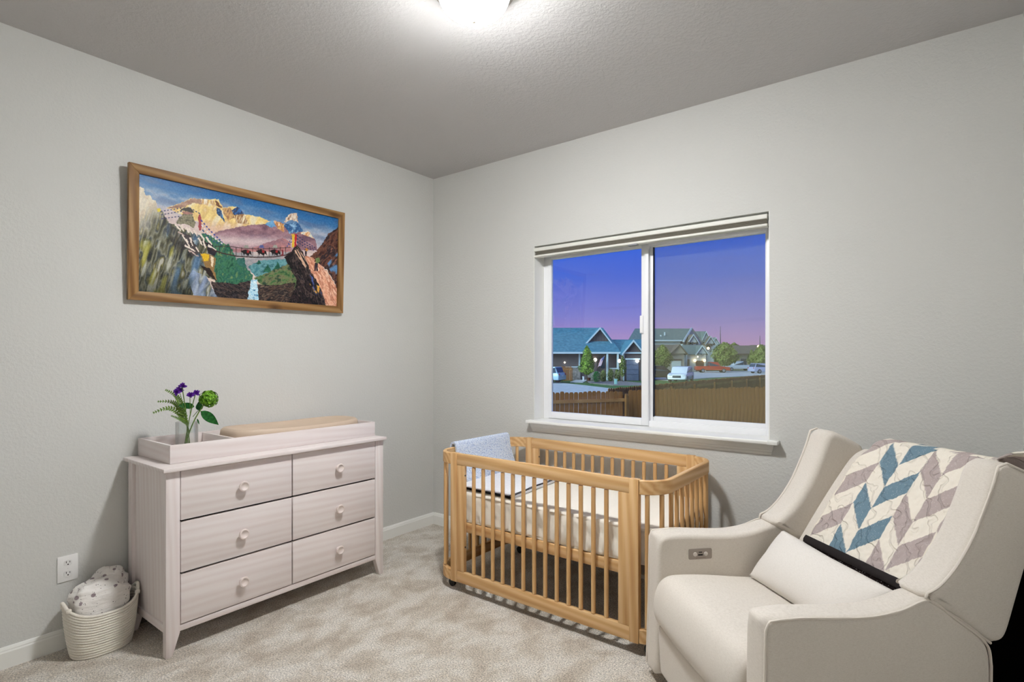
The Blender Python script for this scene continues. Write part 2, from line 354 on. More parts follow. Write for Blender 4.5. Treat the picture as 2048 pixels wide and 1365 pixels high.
# ---- wall outlet
ou = thing('wall_outlet', 'white duplex power outlet low on the wall above the rope basket', 'outlet', (0, -2.316, .36))
part('cover_plate', G().box(0, .006, -2.354, -2.278, .301, .418, .003), plain('outlet_white', (242, 240, 238), .35), ou)
for zc in (.384, .336):
    g = G(); poly = [(p[0], p[1]) for p in arc(0, 0, .0175, 35, 145, 8)]+[(p[0], p[1]) for p in arc(0, 0, .0175, 215, 325, 8)]
    g.prism(poly, lambda a, b, d: (d, -2.316+a, zc+b*.8), .005, .0085); rc = part('receptacle', g, plain('outlet_face', (234, 232, 230), .4), ou)
    for (dy, w, h) in ((-.0065, .0022, .0085), (.0065, .0022, .007)): part('slot', G().box(.008, .0089, -2.316+dy-w/2, -2.316+dy+w/2, zc+.001, zc+.001+h), M_DARK, rc)
    part('slot', G().lathe([(.0028, .008), (.0028, .0089)], (0, -2.316, zc-.006), 10, axis='x'), M_DARK, rc)
part('screw', G().lathe([(.003, .006), (.003, .0075)], (0, -2.316, .36), 10, axis='x'), plain('outlet_face', (234, 232, 230)), ou)
# ================================================================== framed painting
PW, PH, FW = 1.222, .662, .044
pic = thing('framed_painting', 'mountain gorge painting with a rope footbridge in a brown knotty wood frame', 'painting', (.0, -1.482, 1.94))
PB = Vector((.012, -1.482, 1.94)); tilt = math.radians(2.6); rot = math.radians(.55)
def pf(u, v, d):   # u along the wall (right +), v up, d out of the wall
    u, v = u*math.cos(rot)-v*math.sin(rot), u*math.sin(rot)+v*math.cos(rot)
    return (PB.x+d*math.cos(tilt)+(v+PH/2)*math.sin(tilt), PB.y+u, PB.z+v*math.cos(tilt)-d*math.sin(tilt))
M_FH = wood('frame_wood_y', (112, 76, 40), (142, 104, 60), (168, 130, 84), 'y', 1., .5, (62, 34, 14)); M_FV = wood('frame_wood_z', (112, 76, 40), (142, 104, 60), (168, 130, 84), 'z', 1., .5, (70, 40, 18))
hw, hh = PW/2, PH/2
for sgn in (1, -1):
    part('frame_rail', G().prism([(-hw, sgn*hh), (hw, sgn*hh), (hw-FW, sgn*(hh-FW)), (-hw+FW, sgn*(hh-FW))], pf, 0, .024, .0015), M_FH, pic, 30)
    part('frame_stile', G().prism([(sgn*hw, -hh), (sgn*hw, hh), (sgn*(hw-FW), hh-FW), (sgn*(hw-FW), -hh+FW)], pf, 0, .024, .0015), M_FV, pic, 30)
def paint(nu=600, nv=300):
    rng = np.random.RandomState(3)
    src = np.array([(200, 155), (1832, 530), (1822, 1250), (185, 1115)], float); dst = np.array([(0, 0), (1, 0), (1, 1), (0, 1)], float)
    A = []; b_ = []
    for (u, v), (x, y) in zip(dst, src): A += [[u, v, 1, 0, 0, 0, -u*x, -v*x], [0, 0, 0, u, v, 1, -u*y, -v*y]]; b_ += [x, y]
    h = np.append(np.linalg.solve(np.array(A), np.array(b_)), 1).reshape(3, 3)
    U, V = np.meshgrid(np.linspace(0, 1, nu), np.linspace(0, 1, nv), indexing='ij')
    q = np.stack([U.ravel(), V.ravel(), np.ones(U.size)]); p = h @ q; X = p[0]/p[2]; Y = p[1]/p[2]
    def vnoise(sx, sy, ang=0., seed=0):
        r = np.random.RandomState(seed); t = r.rand(128, 128); ca, sa = math.cos(ang), math.sin(ang)
        a = (X*ca+Y*sa)/sx; c = (-X*sa+Y*ca)/sy; i = np.floor(a).astype(int); j = np.floor(c).astype(int); fa = a-i; fc = c-j; fa = fa*fa*(3-2*fa); fc = fc*fc*(3-2*fc)
        g_ = lambda m, n: t[m % 128, n % 128]
        return g_(i, j)*(1-fa)*(1-fc)+g_(i+1, j)*fa*(1-fc)+g_(i, j+1)*(1-fa)*fc+g_(i+1, j+1)*fa*fc
    wx = X+(vnoise(14, 14, 0, 1)-.5)*10; wy = Y+(vnoise(14, 14, 0, 2)-.5)*10
    col = np.zeros((X.size, 3))
    def mix(m, c, k=1.):
        c = np.array(c, float); m = (m*k)[:, None]; col[:] = col*(1-m)+c*m
    def inside(poly, rough=True):
        x, y = (wx, wy) if rough else (X, Y); r = np.zeros(X.size, bool); n = len(poly)
        for i in range(n):
            x0, y0 = poly[i]; x1, y1 = poly[(i+1) % n]
            if y0 == y1: continue
            r ^= ((y0 > y) != (y1 > y)) & (x < (x1-x0)*(y-y0)/(y1-y0)+x0)
        return r.astype(float)
    def stripes(poly, cols, sx, sy, ang, seed, k=1., rough=True):
        m = inside(poly, rough); f = np.clip((.6*vnoise(sx, sy, ang, seed)+.4*vnoise(sx*.4, sy*.4, ang, seed+50)-.2)/.6, 0, .999)*(len(cols)-1)
        i = f.astype(int); t = (f-i)[:, None]; cc = np.array(cols, float); c = cc[i]*(1-t)+cc[np.minimum(i+1, len(cols)-1)]*t; m = (m*k)[:, None]; col[:] = col*(1-m)+c*m
    # sky measured down from the slanted top edge
    D = np.clip((Y-(155+(X-200)*.23))/430, 0, 1); st = np.array([0, .18, .42, .7, 1.]); cs = np.array([(28, 98, 160), (62, 118, 172), (132, 158, 190), (206, 186, 186), (222, 200, 186)], float)
    for k in range(3): col[:, k] = np.interp(D, st, cs[:, k])
    cl_ = np.clip((vnoise(190, 46, .25, 5)*.6+vnoise(70, 24, .25, 6)*.4-.45)*3.2, 0, 1)*np.clip(D*3.2-.35, 0, 1); mix(cl_, (226, 206, 200), .75)
    mix(np.clip((vnoise(120, 40, .3, 8)-.55)*3, 0, 1)*(D < .5), (96, 112, 146), .5)
    stripes([(430, 440), (640, 362), (730, 372), (850, 372), (890, 440), (1000, 428), (1060, 490), (1130, 508), (1200, 520), (1275, 556), (1200, 600), (830, 640), (700, 560)], [(236, 222, 188), (240, 214, 140), (222, 186, 120), (246, 236, 214)], 40, 120, .6, 11)
    stripes([(430, 445), (640, 364), (720, 372), (720, 412), (650, 400), (560, 440)], [(150, 112, 96), (184, 150, 128)], 40, 20, .3, 12)
    for q_ in ([(712, 365), (770, 378), (775, 425), (715, 410)], [(790, 380), (822, 390), (820, 430), (790, 420)]): stripes(q_, [(250, 240, 210), (200, 150, 90), (250, 245, 230)], 9, 60, .1, 13)
    stripes([(825, 372), (882, 438), (868, 440), (830, 420)], [(96, 60, 40), (140, 90, 56)], 20, 30, .5, 14)
    stripes([(835, 440), (870, 448), (890, 500), (905, 556), (870, 520), (838, 480)], [(60, 110, 170), (40, 60, 90), (110, 160, 210)], 16, 40, .2, 15)
    stripes([(880, 445), (950, 440), (985, 520), (930, 545), (900, 500)], [(168, 120, 84), (214, 170, 110), (110, 76, 70)], 20, 60, .4, 16)
    stripes([(960, 462), (1005, 430), (1052, 480), (1060, 500), (1010, 520), (975, 495)], [(54, 110, 176), (40, 50, 80), (120, 166, 214)], 18, 40, .5, 17)
    stripes([(985, 500), (1060, 490), (1100, 575), (1030, 570), (990, 555)], [(240, 220, 170), (150, 100, 60), (246, 236, 206)], 12, 70, .35, 18)
    mix(np.clip((Y-(520+(X-700)*.11))/70, 0, 1)*inside([(640, 470), (1300, 540), (1300, 640), (760, 690)]), (218, 180, 160), .75)
    stripes([(790, 690), (830, 638), (950, 606), (1110, 582), (1232, 576), (1300, 544), (1392, 572), (1500, 598), (1560, 655), (1640, 700), (1660, 790), (800, 790)], [(112, 84, 100), (146, 108, 118), (168, 130, 138)], 90, 36, .05, 20)
    stripes([(1232, 576), (1300, 543), (1320, 600), (1265, 598)], [(120, 176, 214), (96, 150, 200)], 20, 20, 0, 21); stripes([(1300, 543), (1392, 575), (1385, 645), (1335, 610)], [(232, 196, 130), (190, 120, 70), (240, 220, 190)], 14, 50, .3, 22)
    stripes([(1380, 578), (1500, 565), (1545, 640), (1430, 650)], [(84, 140, 190), (40, 80, 130), (150, 190, 220)], 20, 30, .5, 23); stripes([(1520, 650), (1580, 628), (1635, 695), (1560, 668)], [(96, 160, 206), (240, 226, 200), (220, 150, 90)], 16, 30, .5, 24)
    stripes([(1386, 562), (1402, 520), (1442, 488), (1490, 492), (1502, 560), (1450, 545)], [(150, 110, 86), (240, 230, 212), (200, 160, 130), (120, 170, 200)], 22, 60, .2, 25)
    fog = np.exp(-((Y-(705+(X-900)*.05))/46)**2)*inside([(760, 620), (1480, 620), (1500, 800), (760, 800)], False); mix(fog, (226, 206, 206), .8)
    stripes([(820, 770), (1130, 770), (1250, 722), (1380, 688), (1440, 720), (1440, 800), (830, 810)], [(196, 130, 124), (166, 112, 116), (140, 100, 112)], 60, 40, .3, 26, .85)
    stripes([(820, 800), (1440, 800), (1450, 960), (900, 960)], [(186, 166, 168), (150, 150, 156), (206, 190, 186)], 120, 40, 0, 27)
    stripes([(1090, 920), (1180, 868), (1290, 862), (1460, 850), (1460, 990), (1150, 1000)], [(72, 130, 140), (110, 160, 166), (60, 112, 120)], 30, 24, 0, 28)
    stripes([(700, 640), (790, 660), (890, 720), (950, 760), (1000, 860), (1080, 930), (1130, 985), (1130, 1030), (1000, 1066), (830, 1040), (790, 860)], [(34, 84, 66), (66, 122, 88), (40, 96, 84), (110, 140, 90)], 26, 46, .4, 29)
    stripes([(1000, 850), (1060, 846), (1080, 925), (1010, 905)], [(60, 112, 104), (40, 90, 84)], 20, 20, 0, 30)
    for (tx, ty, w_, h_) in ((1250, 930, 36, 56), (1335, 915, 34, 54), (930, 760, 40, 56), (1180, 880, 22, 30)): stripes([(tx-w_, ty+h_*.6), (tx-w_*.5, ty), (tx, ty-h_*.6), (tx+w_*.5, ty), (tx+w_, ty+h_*.6)], [(22, 76, 62), (50, 110, 84)], 16, 12, 0, 31)
    stripes([(1140, 1012), (1290, 952), (1460, 878), (1490, 1040), (1480, 1110), (1250, 1100)], [(52, 92, 60), (94, 122, 74), (120, 116, 84), (40, 70, 50)], 40, 24, -.4, 32)
    stripes([(785, 1035), (1000, 1056), (1110, 1030), (1096, 1196), (840, 1172)], [(36, 30, 32), (92, 74, 70), (20, 18, 22), (70, 62, 66)], 46, 12, .45, 33)
    stripes([(1168, 1060), (1270, 1070), (1480, 1050), (1450, 1218), (1170, 1200)], [(30, 26, 28), (106, 82, 70), (22, 22, 28), (120, 100, 84)], 46, 12, -.3, 34)
    stripes([(1118, 1024), (1166, 1018), (1172, 1120), (1182, 1200), (1085, 1200), (1100, 1110)], [(40, 120, 170), (230, 246, 252), (150, 206, 230), (246, 252, 255)], 30, 9, .05, 35)
    # the big left cliff
    L = [(150, 240), (200, 258), (250, 282), (256, 330), (308, 342), (316, 372), (346, 380), (352, 440), (400, 470), (450, 560), (520, 580), (640, 640), (710, 660), (760, 720), (830, 790), (800, 860), (838, 1030), (760, 1000), (800, 1090), (845, 1170), (150, 1150)]
    stripes(L, [(36, 38, 36), (86, 84, 62), (140, 138, 120), (60, 66, 70), (108, 100, 56), (186, 182, 170)], 36, 150, .28, 40)
    mix(inside(L)*np.clip((760-Y-(X-200)*1.0)/260, 0, 1), (240, 228, 206), .88); mix(inside(L)*np.clip((760-Y-(X-200)*1.)/260, 0, 1)*(vnoise(26, 70, .2, 41) > .62), (206, 186, 160), .5)
    mix(inside(L)*np.clip((vnoise(50, 130, .25, 42)-.55)*4, 0, 1)*np.clip((Y-560)/200, 0, 1)*(X < 520), (176, 168, 62), .75)
    mix(inside(L)*np.clip((vnoise(60, 160, .3, 43)-.58)*4, 0, 1)*(X > 430), (92, 132, 178), .75); mix(inside(L)*np.clip((vnoise(30, 120, .3, 46)-.66)*5, 0, 1)*(Y > 700), (226, 226, 216), .6)
    mix(inside(L)*np.clip((Y-900)/300, 0, 1)*(X < 640), (26, 30, 22), .72); mix(inside([(640, 940), (760, 1000), (845, 1170), (650, 1150), (600, 1000)])*vnoise(30, 90, .4, 44), (150, 168, 206), .95)
    mix(inside([(400, 480), (450, 565), (560, 640), (610, 760), (520, 800), (430, 640)])*vnoise(30, 60, .3, 45), (40, 36, 38), .8)
    for q_, c_ in (([(352, 445), (384, 440), (388, 470), (356, 472)], (226, 204, 60)), ([(700, 805), (780, 815), (830, 845), (815, 940), (838, 1028), (760, 970)], (150, 116, 70)), ([(705, 808), (775, 818), (772, 868), (735, 870)], (230, 186, 40)), ([(786, 830), (812, 838), (806, 920), (790, 900)], (240, 220, 190)), ([(700, 900), (780, 930), (836, 1030), (770, 985)], (40, 26, 22)), ([(745, 715), (790, 720), (840, 790), (820, 832), (770, 810)], (36, 30, 42)), ([(560, 640), (620, 660), (700, 800), (640, 830), (580, 740)], (70, 60, 62))): mix(inside(q_), c_)
    for (x0, y0, x1, y1, w_) in ((500, 572, 548, 622, 9), (545, 575, 572, 628, 10), (590, 592, 612, 640, 10), (612, 600, 640, 650, 9), (520, 630, 575, 660, 7), (558, 660, 600, 720, 8), (585, 690, 612, 750, 8), (625, 680, 640, 750, 9), (580, 740, 660, 790, 8), (650, 620, 680, 670, 9), (700, 640, 735, 700, 10), (690, 680, 720, 745, 8), (730, 700, 742, 770, 8), (750, 672, 800, 740, 9), (770, 740, 830, 780, 9), (610, 780, 690, 830, 7), (668, 755, 690, 800, 8)):
        dx, dy = x1-x0, y1-y0; l_ = math.hypot(dx, dy); nx, ny = -dy/l_*w_, dx/l_*w_; mix(inside([(x0-nx, y0-ny), (x1-nx*.5, y1-ny*.5), (x1+nx*.5, y1+ny*.5), (x0+nx, y0+ny)]), (232, 218, 206) if w_ > 7 else (196, 170, 160))
    stripes([(505, 565), (530, 515), (575, 488), (640, 490), (668, 560), (655, 600), (580, 570)], [(110, 104, 84), (150, 142, 116), (80, 76, 62)], 20, 20, 0, 47); mix(inside([(560, 470), (640, 470), (640, 495), (570, 492)]), (170, 120, 110)); mix(inside([(535, 462), (575, 436), (620, 430), (658, 480), (600, 470)]), (72, 66, 60))
    mix(inside([(688, 492), (710, 490), (714, 620), (692, 620)]), (166, 70, 76)); mix(inside([(1450, 655), (1472, 655), (1470, 766), (1450, 768)]), (226, 186, 60)); mix(inside([(1472, 655), (1492, 655), (1488, 765), (1472, 766)]), (184, 44, 50))
    # right cliff, path and dark hillside
    stripes([(1840, 590), (1832, 600), (1750, 655), (1702, 730), (1645, 800), (1600, 840), (1640, 880), (1740, 950), (1800, 1050), (1840, 1150)], [(52, 30, 30), (120, 76, 60), (34, 28, 36), (150, 100, 80)], 30, 60, .7, 60)
    mix(inside([(1740, 900), (1830, 800), (1830, 1000), (1790, 1010)])*np.clip((vnoise(18, 50, .7, 61)-.5)*4, 0, 1), (96, 140, 186))
    stripes([(1545, 830), (1620, 850), (1745, 970), (1835, 1120), (1830, 1260), (1735, 1250), (1690, 1110), (1610, 980)], [(228, 160, 130), (240, 190, 160), (190, 116, 90), (246, 206, 180)], 20, 60, -.5, 62)
    stripes([(1388, 842), (1440, 800), (1490, 745), (1540, 800), (1600, 950), (1680, 1080), (1740, 1250), (1420, 1215), (1475, 1100), (1490, 1030), (1440, 935)], [(18, 16, 22), (60, 46, 46), (12, 12, 16), (92, 74, 70), (24, 24, 32)], 20, 60, -.4, 63)
    mix(inside([(1470, 790), (1500, 770), (1590, 900), (1560, 930)])*np.clip((vnoise(8, 60, -.5, 64)-.4)*4, 0, 1), (216, 176, 150)); mix(inside([(1600, 980), (1660, 1060), (1700, 1160), (1640, 1150)])*np.clip((vnoise(16, 50, -.4, 65)-.5)*4, 0, 1), (80, 100, 170)); mix(inside([(1590, 1060), (1680, 1080), (1670, 1150), (1640, 1140)])*np.clip((vnoise(10, 40, -.4, 66)-.55)*6, 0, 1), (230, 170, 70))
    mix(inside([(1388, 842), (1440, 800), (1470, 812), (1430, 850), (1470, 960), (1440, 935)]), (26, 20, 24))
    def line(pts, w_, c_, dash=None):
        best = np.full(X.size, 1e9); acc = 0; par = np.zeros(X.size)
        for (x0, y0), (x1, y1) in zip(pts, pts[1:]):
            dx, dy = x1-x0, y1-y0; l2 = dx*dx+dy*dy; t = np.clip(((X-x0)*dx+(Y-y0)*dy)/l2, 0, 1); d = np.hypot(X-x0-t*dx, Y-y0-t*dy); k = d < best; best[k] = d[k]; par[k] = acc+t[k]*math.sqrt(l2); acc += math.sqrt(l2)
        m = np.clip(w_-best+.5, 0, 1)
        if dash: m *= (par % dash < dash*.55)
        mix(m, c_)
    line([(800, 778), (880, 806), (1000, 832), (1150, 842), (1300, 840), (1400, 826), (1450, 800)], 4.5, (64, 42, 40)); line([(820, 752), (930, 750), (1050, 768), (1200, 776), (1440, 764)], 2.6, (70, 50, 50))
    for k in range(13): xx = 860+k*45; yb = 806+34*math.sin((xx-830)/620*PI); line([(xx, 758+6*math.sin((xx-830)/620*PI)), (xx, yb)], 2.2, (60, 44, 46))
    for (xa, hc) in ((1080, (150, 150, 140)), (1205, (86, 96, 150)), (1315, (160, 160, 150))):
        for q_, c_ in (([(xa-50, 790), (xa-10, 778), (xa+34, 790), (xa+44, 828), (xa+24, 812), (xa+18, 832), (xa-14, 812), (xa-20, 832), (xa-28, 808)], (26, 18, 22)), ([(xa-24, 766), (xa-14, 744), (xa+10, 742), (xa+20, 768)], hc), ([(xa+2, 786), (xa+22, 788), (xa+20, 806), (xa+2, 806)], (160, 40, 40))): mix(inside(q_, False), c_)
    mix(inside([(1366, 785), (1382, 785), (1384, 830), (1364, 830)]), (130, 50, 56))
    for (xa, ya, s_, c_) in ((1565, 800, .7, (196, 130, 60)), (1650, 900, 1.15, (110, 130, 80))):
        for q_, cc_ in (([(-10, -10), (10, -10), (12, 50), (2, 52), (0, 25), (-4, 50), (-14, 48)], (50, 40, 50)), ([(-6, -40), (20, -46), (28, -20), (12, -4), (-2, -8)], c_), ([(-14, -28), (-4, -30), (-4, -14), (-14, -14)], (90, 50, 40))): mix(inside([(xa+a_*s_, ya+b_*s_) for a_, b_ in q_], False), cc_)
    for p0_, p1_ in (((384, 466), (560, 440)), ((388, 494), (556, 466)), ((392, 526), (530, 508)), ((620, 440), (700, 486))): line([p0_, p1_], 4, (60, 60, 100), 26)
    for k in range(3): line([(712+k*6, 540+k*40), (780, 620+k*36), (880, 715+k*14)], 5, ((54, 70, 150), (226, 222, 226), (50, 80, 120))[k], 30)
    for k in range(3): line([(1492, 668+k*26), (1560, 720+k*22), (1640, 768+k*12)], 3.6, (40, 52, 96), 24)
    for k in range(2): line([(1448, 690+k*30), (1404, 765)], 3.4, (60, 80, 140), 22)
    col[:] = np.clip(col+(vnoise(7, 7, 0, 70)[:, None]-.5)*22, 0, 255)/255.
    c = np.where(col <= .04045, col/12.92, ((col+.055)/1.055)**2.4)
    return nu, nv, c
nu, nv, pc = paint()
g = G(); iw, ih = hw-FW+.004, hh-FW+.004
g.grid(lambda u, v: pf(-iw+2*iw*u, ih-2*ih*v, .012), nu, nv)
cv = part('canvas', g, attr_mat('painted_canvas', .38, (700, .12, .001)), pic, 180)
at_ = cv.data.attributes.new('paint', 'FLOAT_COLOR', 'POINT'); at_.data.foreach_set('color', np.concatenate([pc, np.ones((len(pc), 1))], 1).astype(np.float32).ravel())
part('backing_board', G().prism([(-hw+.01, -hh+.01), (hw-.01, -hh+.01), (hw-.01, hh-.01), (-hw+.01, hh-.01)], pf, -.0, .008), plain('backing', (120, 96, 66), .8), pic)
# ================================================================== dresser
dr = thing('dresser', 'whitewashed six-drawer wooden dresser against the left wall', 'dresser', (.26, -1.495, 0))
DY0, DY1, DXB, DXF = -2.088, -.895, .028, .477
part('top_panel', G().box(.016, .502, -2.106, -.886, .818, .836, .004), M_WY, dr)
def leg(y0, y1, x0, x1, front):
    s = 1 if y0 < -1.5 else -1; yo, yi = (y0, y1) if s > 0 else (y1, y0)
    part('leg', G().prism([(yo, 0), (yo+s*.026, 0), (yi, .098), (yi, .818), (yo, .818)], lambda a, b, d: (d, a, b), x0, x1, .002), M_WZ, dr)
for (y0, y1) in ((DY0, DY0+.057), (DY1-.057, DY1)):
    leg(y0, y1, DXF-.034, DXF, 1); leg(y0, y1, DXB, DXB+.05, 0)
for s, y in ((1, DY0+.014), (-1, DY1-.014)):
    part('side_panel', G().box(DXB+.05, DXF-.034, min(y, y+s*.016), max(y, y+s*.016), .12, .818), M_WZ, dr)
    part('side_rail', G().box(DXB+.04, DXF-.03, min(y-s*.008, y+s*.018), max(y-s*.008, y+s*.018), .10, .135, .002), M_WX, dr)
part('back_panel', G().box(DXB+.004, DXB+.012, DY0+.05, DY1-.05, .10, .81), M_WZ, dr)
part('bottom_rail', G().box(DXF-.03, DXF-.004, DY0+.057, DY1-.057, .100, .1265, .002), M_WY, dr)
part('bottom_panel', G().box(DXB+.02, DXF-.03, DY0+.03, DY1-.03, .105, .118), M_WY, dr)
part('carcass_back', G().box(DXF-.045, DXF-.035, DY0+.05, DY1-.05, .118, .812), M_DARK, dr, label='dark inside of the dresser seen through the drawer gaps')
part('centre_divider', G().box(DXF-.2, DXF-.026, -1.4955, -1.4905, .118, .81), M_DARK, dr)
zr = [(.132, .3515), (.3605, .585), (.594, .8130)]
for ya, yb, kn in ((DY0+.0605, -1.4955, 'a'), (-1.4895, DY1-.0605, 'b')):
    for z0, z1 in zr:
        d = part('drawer', G().box(DXF-.024, DXF-.001, ya, yb, z0, z1, .0025), M_WY, dr)
        yk, zk = (-1.757 if kn == 'a' else -1.216), (z0+z1)/2-.008+.003
        part('knob', G().lathe([(.013, DXF-.002), (.011, DXF+.008), (.015, DXF+.014), (.0235, DXF+.019), (.025, DXF+.024), (.023, DXF+.029), (.0185, DXF+.0295), (.016, DXF+.0255), (.0, DXF+.0245)], (0, yk, zk), 28, axis='x', capt=False), plain('knob_wood', (228, 214, 208), .4), d, 60)

# ---- changing tray on the dresser
tr = thing('changing_tray', 'whitewashed wooden changing tray with one divider on top of the dresser', 'tray', (.21, -1.468, .836))
tx0, tx1, ty0, ty1, tz0, tz1 = .012, .397, -2.042, -.893, .8365, .921
part('front_board', G().box(tx1-.014, tx1, ty0, ty1, tz0, tz1, .002), M_WY, tr); part('back_board', G().box(tx0, tx0+.014, ty0, ty1, tz0, tz1, .002), M_WY, tr)
part('end_board', G().box(tx0+.014, tx1-.014, ty0, ty0+.014, tz0, tz1, .002), M_WX, tr); part('end_board', G().box(tx0+.014, tx1-.014, ty1-.014, ty1, tz0, tz1, .002), M_WX, tr)
part('divider', G().box(tx0+.014, tx1-.014, -1.748, -1.735, tz0, tz1-.003, .002), M_WX, tr); part('base', G().box(tx0+.01, tx1-.01, ty0+.01, ty1-.01, tz0, tz0+.009), M_WY, tr)
# ---- changing pad: a tan contoured foam tray with raised rim
pcx, pcy, pl, pw = .205, -1.32, .395, .172
def padf(u, v):
    th = 2*PI*u; c, s = math.cos(th), math.sin(th); e = .62
    ex, ey = math.copysign(abs(c)**e, c), math.copysign(abs(s)**e, s)
    prof = [(0.0, .004), (.85, .004), (.97, .012), (1.0, .045), (.985, .082), (.95, .092), (.90, .090), (.80, .07), (.62, .055), (.3, .05), (0, .05)]
    f = v*(len(prof)-1); i = min(int(f), len(prof)-2); t = f-i; r = prof[i][0]*(1-t)+prof[i+1][0]*t; z = prof[i][1]*(1-t)+prof[i+1][1]*t
    hump = 1+.18*math.cos(th)**2*0+.10*abs(math.sin(th))
    return (pcx+ex*r*pw, pcy+ey*r*pl, .846+z*hump)
g = G(); g.grid(padf, 72, 31, True); bmesh.ops.remove_doubles(g.bm, verts=g.bm.verts, dist=1e-5)
solo('changing_pad', g, plain('pad_tan', (206, 184, 162), .55), 'tan oval contoured changing pad lying in the tray', 'changing pad', smooth=60, loc=(pcx, pcy, .846))

# ---- vase and flowers
vx, vy, vz = .25, -1.913, .8465
va = thing('glass_vase', 'clear glass cylinder vase of water standing in the changing tray', 'vase', (vx, vy, vz))
gm = NT('vase_glass'); setp(gm.b, Base_Color=(1, 1, 1, 1), Roughness=.02, IOR=1.3); gm.b.inputs['Transmission Weight'].default_value = 1
part('glass', G().lathe([(.040, vz), (.046, vz+.004), (.048, vz+.03), (.049, vz+.16), (.0475, vz+.1615), (.0465, vz+.16), (.0455, vz+.012), (.036, vz+.008), (.0, vz+.008)], (vx, vy, 0), 40, capt=False), glass('vase_clear', (.97, .985, .98, 1), .11), va, 60)
part('water', G().lathe([(.0, vz+.0085), (.036, vz+.0085), (.0448, vz+.013), (.0448, vz+.05), (0, vz+.05)], (vx, vy, 0), 32, capb=False, capt=False), glass('vase_water', (.93, .95, .90, 1), .06), va, 60)
M_STEM = two('stem_green', (74, 106, 40), (110, 140, 62), 60); M_LEAF = two('leaf_dark', (12, 66, 22), (34, 104, 40), 90, .4); M_FERN = two('fern_green', (78, 112, 34), (118, 146, 56), 120, .6); M_PURP = two('petal_purple', (70, 22, 128), (104, 40, 160), 200, .7); M_HYD = two('hydrangea_green', (66, 120, 16), (138, 190, 56), 110, .6)
def vp(px, py, x=.25): p = hit(px, py, 'x', x); return Vector((x, p.y, p.z))
fr = random.Random(11)
def stem_path(top, foot, bend=.012, n=8):
    mid = Vector((vx+fr.uniform(-.008, .008), vy+.006, vz+.155)); out = []
    for i in range(n+1):
        t = i/n; out.append(foot*(1-t)**2+mid*2*t*(1-t)+top*t*t)
    return out
def leafgeo(g, base, tip, w, nrm, fold=.25, n=7):
    ax = tip-base; sd = ax.cross(nrm).normalized(); nn = sd.cross(ax).normalized(); L = []; Cn = []; R = []
    for i in range(n+1):
        t = i/n; ww = w*math.sin(PI*min(1, t**.75))*(1-.15*t); c = base+ax*t-nn*(.18*ax.length*(t-.5)**2*1.2)
        L.append(g.bm.verts.new(c+sd*ww+nn*ww*fold)); R.append(g.bm.verts.new(c-sd*ww+nn*ww*fold)); Cn.append(g.bm.verts.new(c))
    for i in range(n):
        for A, B in ((L, Cn), (Cn, R)):
            try: g.bm.faces.new([A[i], B[i], B[i+1], A[i+1]])
            except ValueError: pass
VIEW = Vector((.85, -.45, .3))
def foot(dy, dx=0): return Vector((vx+dx, vy+dy, vz+.012))
# purple flowers
for nm, heads, ft, lab in (('purple_flower', [(364, 774, .27), (352.5, 786, .27), (358, 781, .255)], foot(.012, .01), 'tall purple statice flower with two heads in the glass vase'), ('purple_flower', [(391, 788, .26), (380, 792, .26)], foot(-.01, -.01), 'shorter purple statice flower beside the green hydrangea in the vase')):
    tp = vp(*heads[0]); r = thing(nm, lab, 'flower', ft, 0, 'flowers in the vase'); pth = stem_path(tp, ft); g = G(); g.tube(pth, .0022, 6)
    for hpx in heads[1:]: g.tube([pth[5], vp(*hpx)], .0014, 5)
    part('stem', g, M_STEM, r)
    for hpx in heads:
        g = G(); c = vp(*hpx)
        for k in range(30):
            d = Vector((fr.gauss(0, 1), fr.gauss(0, 1), fr.gauss(.6, .6))).normalized(); leafgeo(g, c-d*.002, c+d*fr.uniform(.013, .022)+Vector((0, .004, .002)), .007, VIEW, .5, 4)
        part('flower_head', g, M_PURP, r, 180)
# green hydrangea with leaves
hc = vp(417, 798, .27); r = thing('green_hydrangea', 'round green hydrangea bloom with dark leaves in the glass vase', 'flower', foot(-.015, .012), 0, 'flowers in the vase')
part('stem', G().tube(stem_path(hc, foot(-.015, .012)), .003, 6), M_STEM, r); g = G()
for k in range(150):
    zz = 1-2*(k+.5)/150; th = k*2.39996; d = Vector((math.sqrt(1-zz*zz)*math.cos(th), math.sqrt(1-zz*zz)*math.sin(th), zz)); c = hc+d*fr.uniform(.026, .043); a1 = d.orthogonal().normalized(); a2 = d.cross(a1)
    for q in range(4):
        an = q*PI/2+fr.random(); t1 = a1*math.cos(an)+a2*math.sin(an); leafgeo(g, c, c+t1*.011+d*.003, .0055, d, .3, 3)
part('flower_head', g, M_HYD, r, 180)
for (b, t, w, x) in (((402, 823), (438.7, 851), .024, .28), ((389.5, 814), (354, 809), .016, .24), ((399, 822), (398, 803), .017, .25), ((394, 838), (399, 850), .004, .27), ((372, 812), (357, 812), .012, .26)):
    g = G(); leafgeo(g, vp(*b, x), vp(*t, x), w, VIEW if w > .02 else Vector((.9, -.3, .1)), .2, 9); part('leaf', g, M_LEAF, r, 180)
part('leaf_stalk', G().tube([vp(386, 834, .25), vp(396, 822, .27), vp(404, 823, .28)], .0016, 5), M_STEM, r)
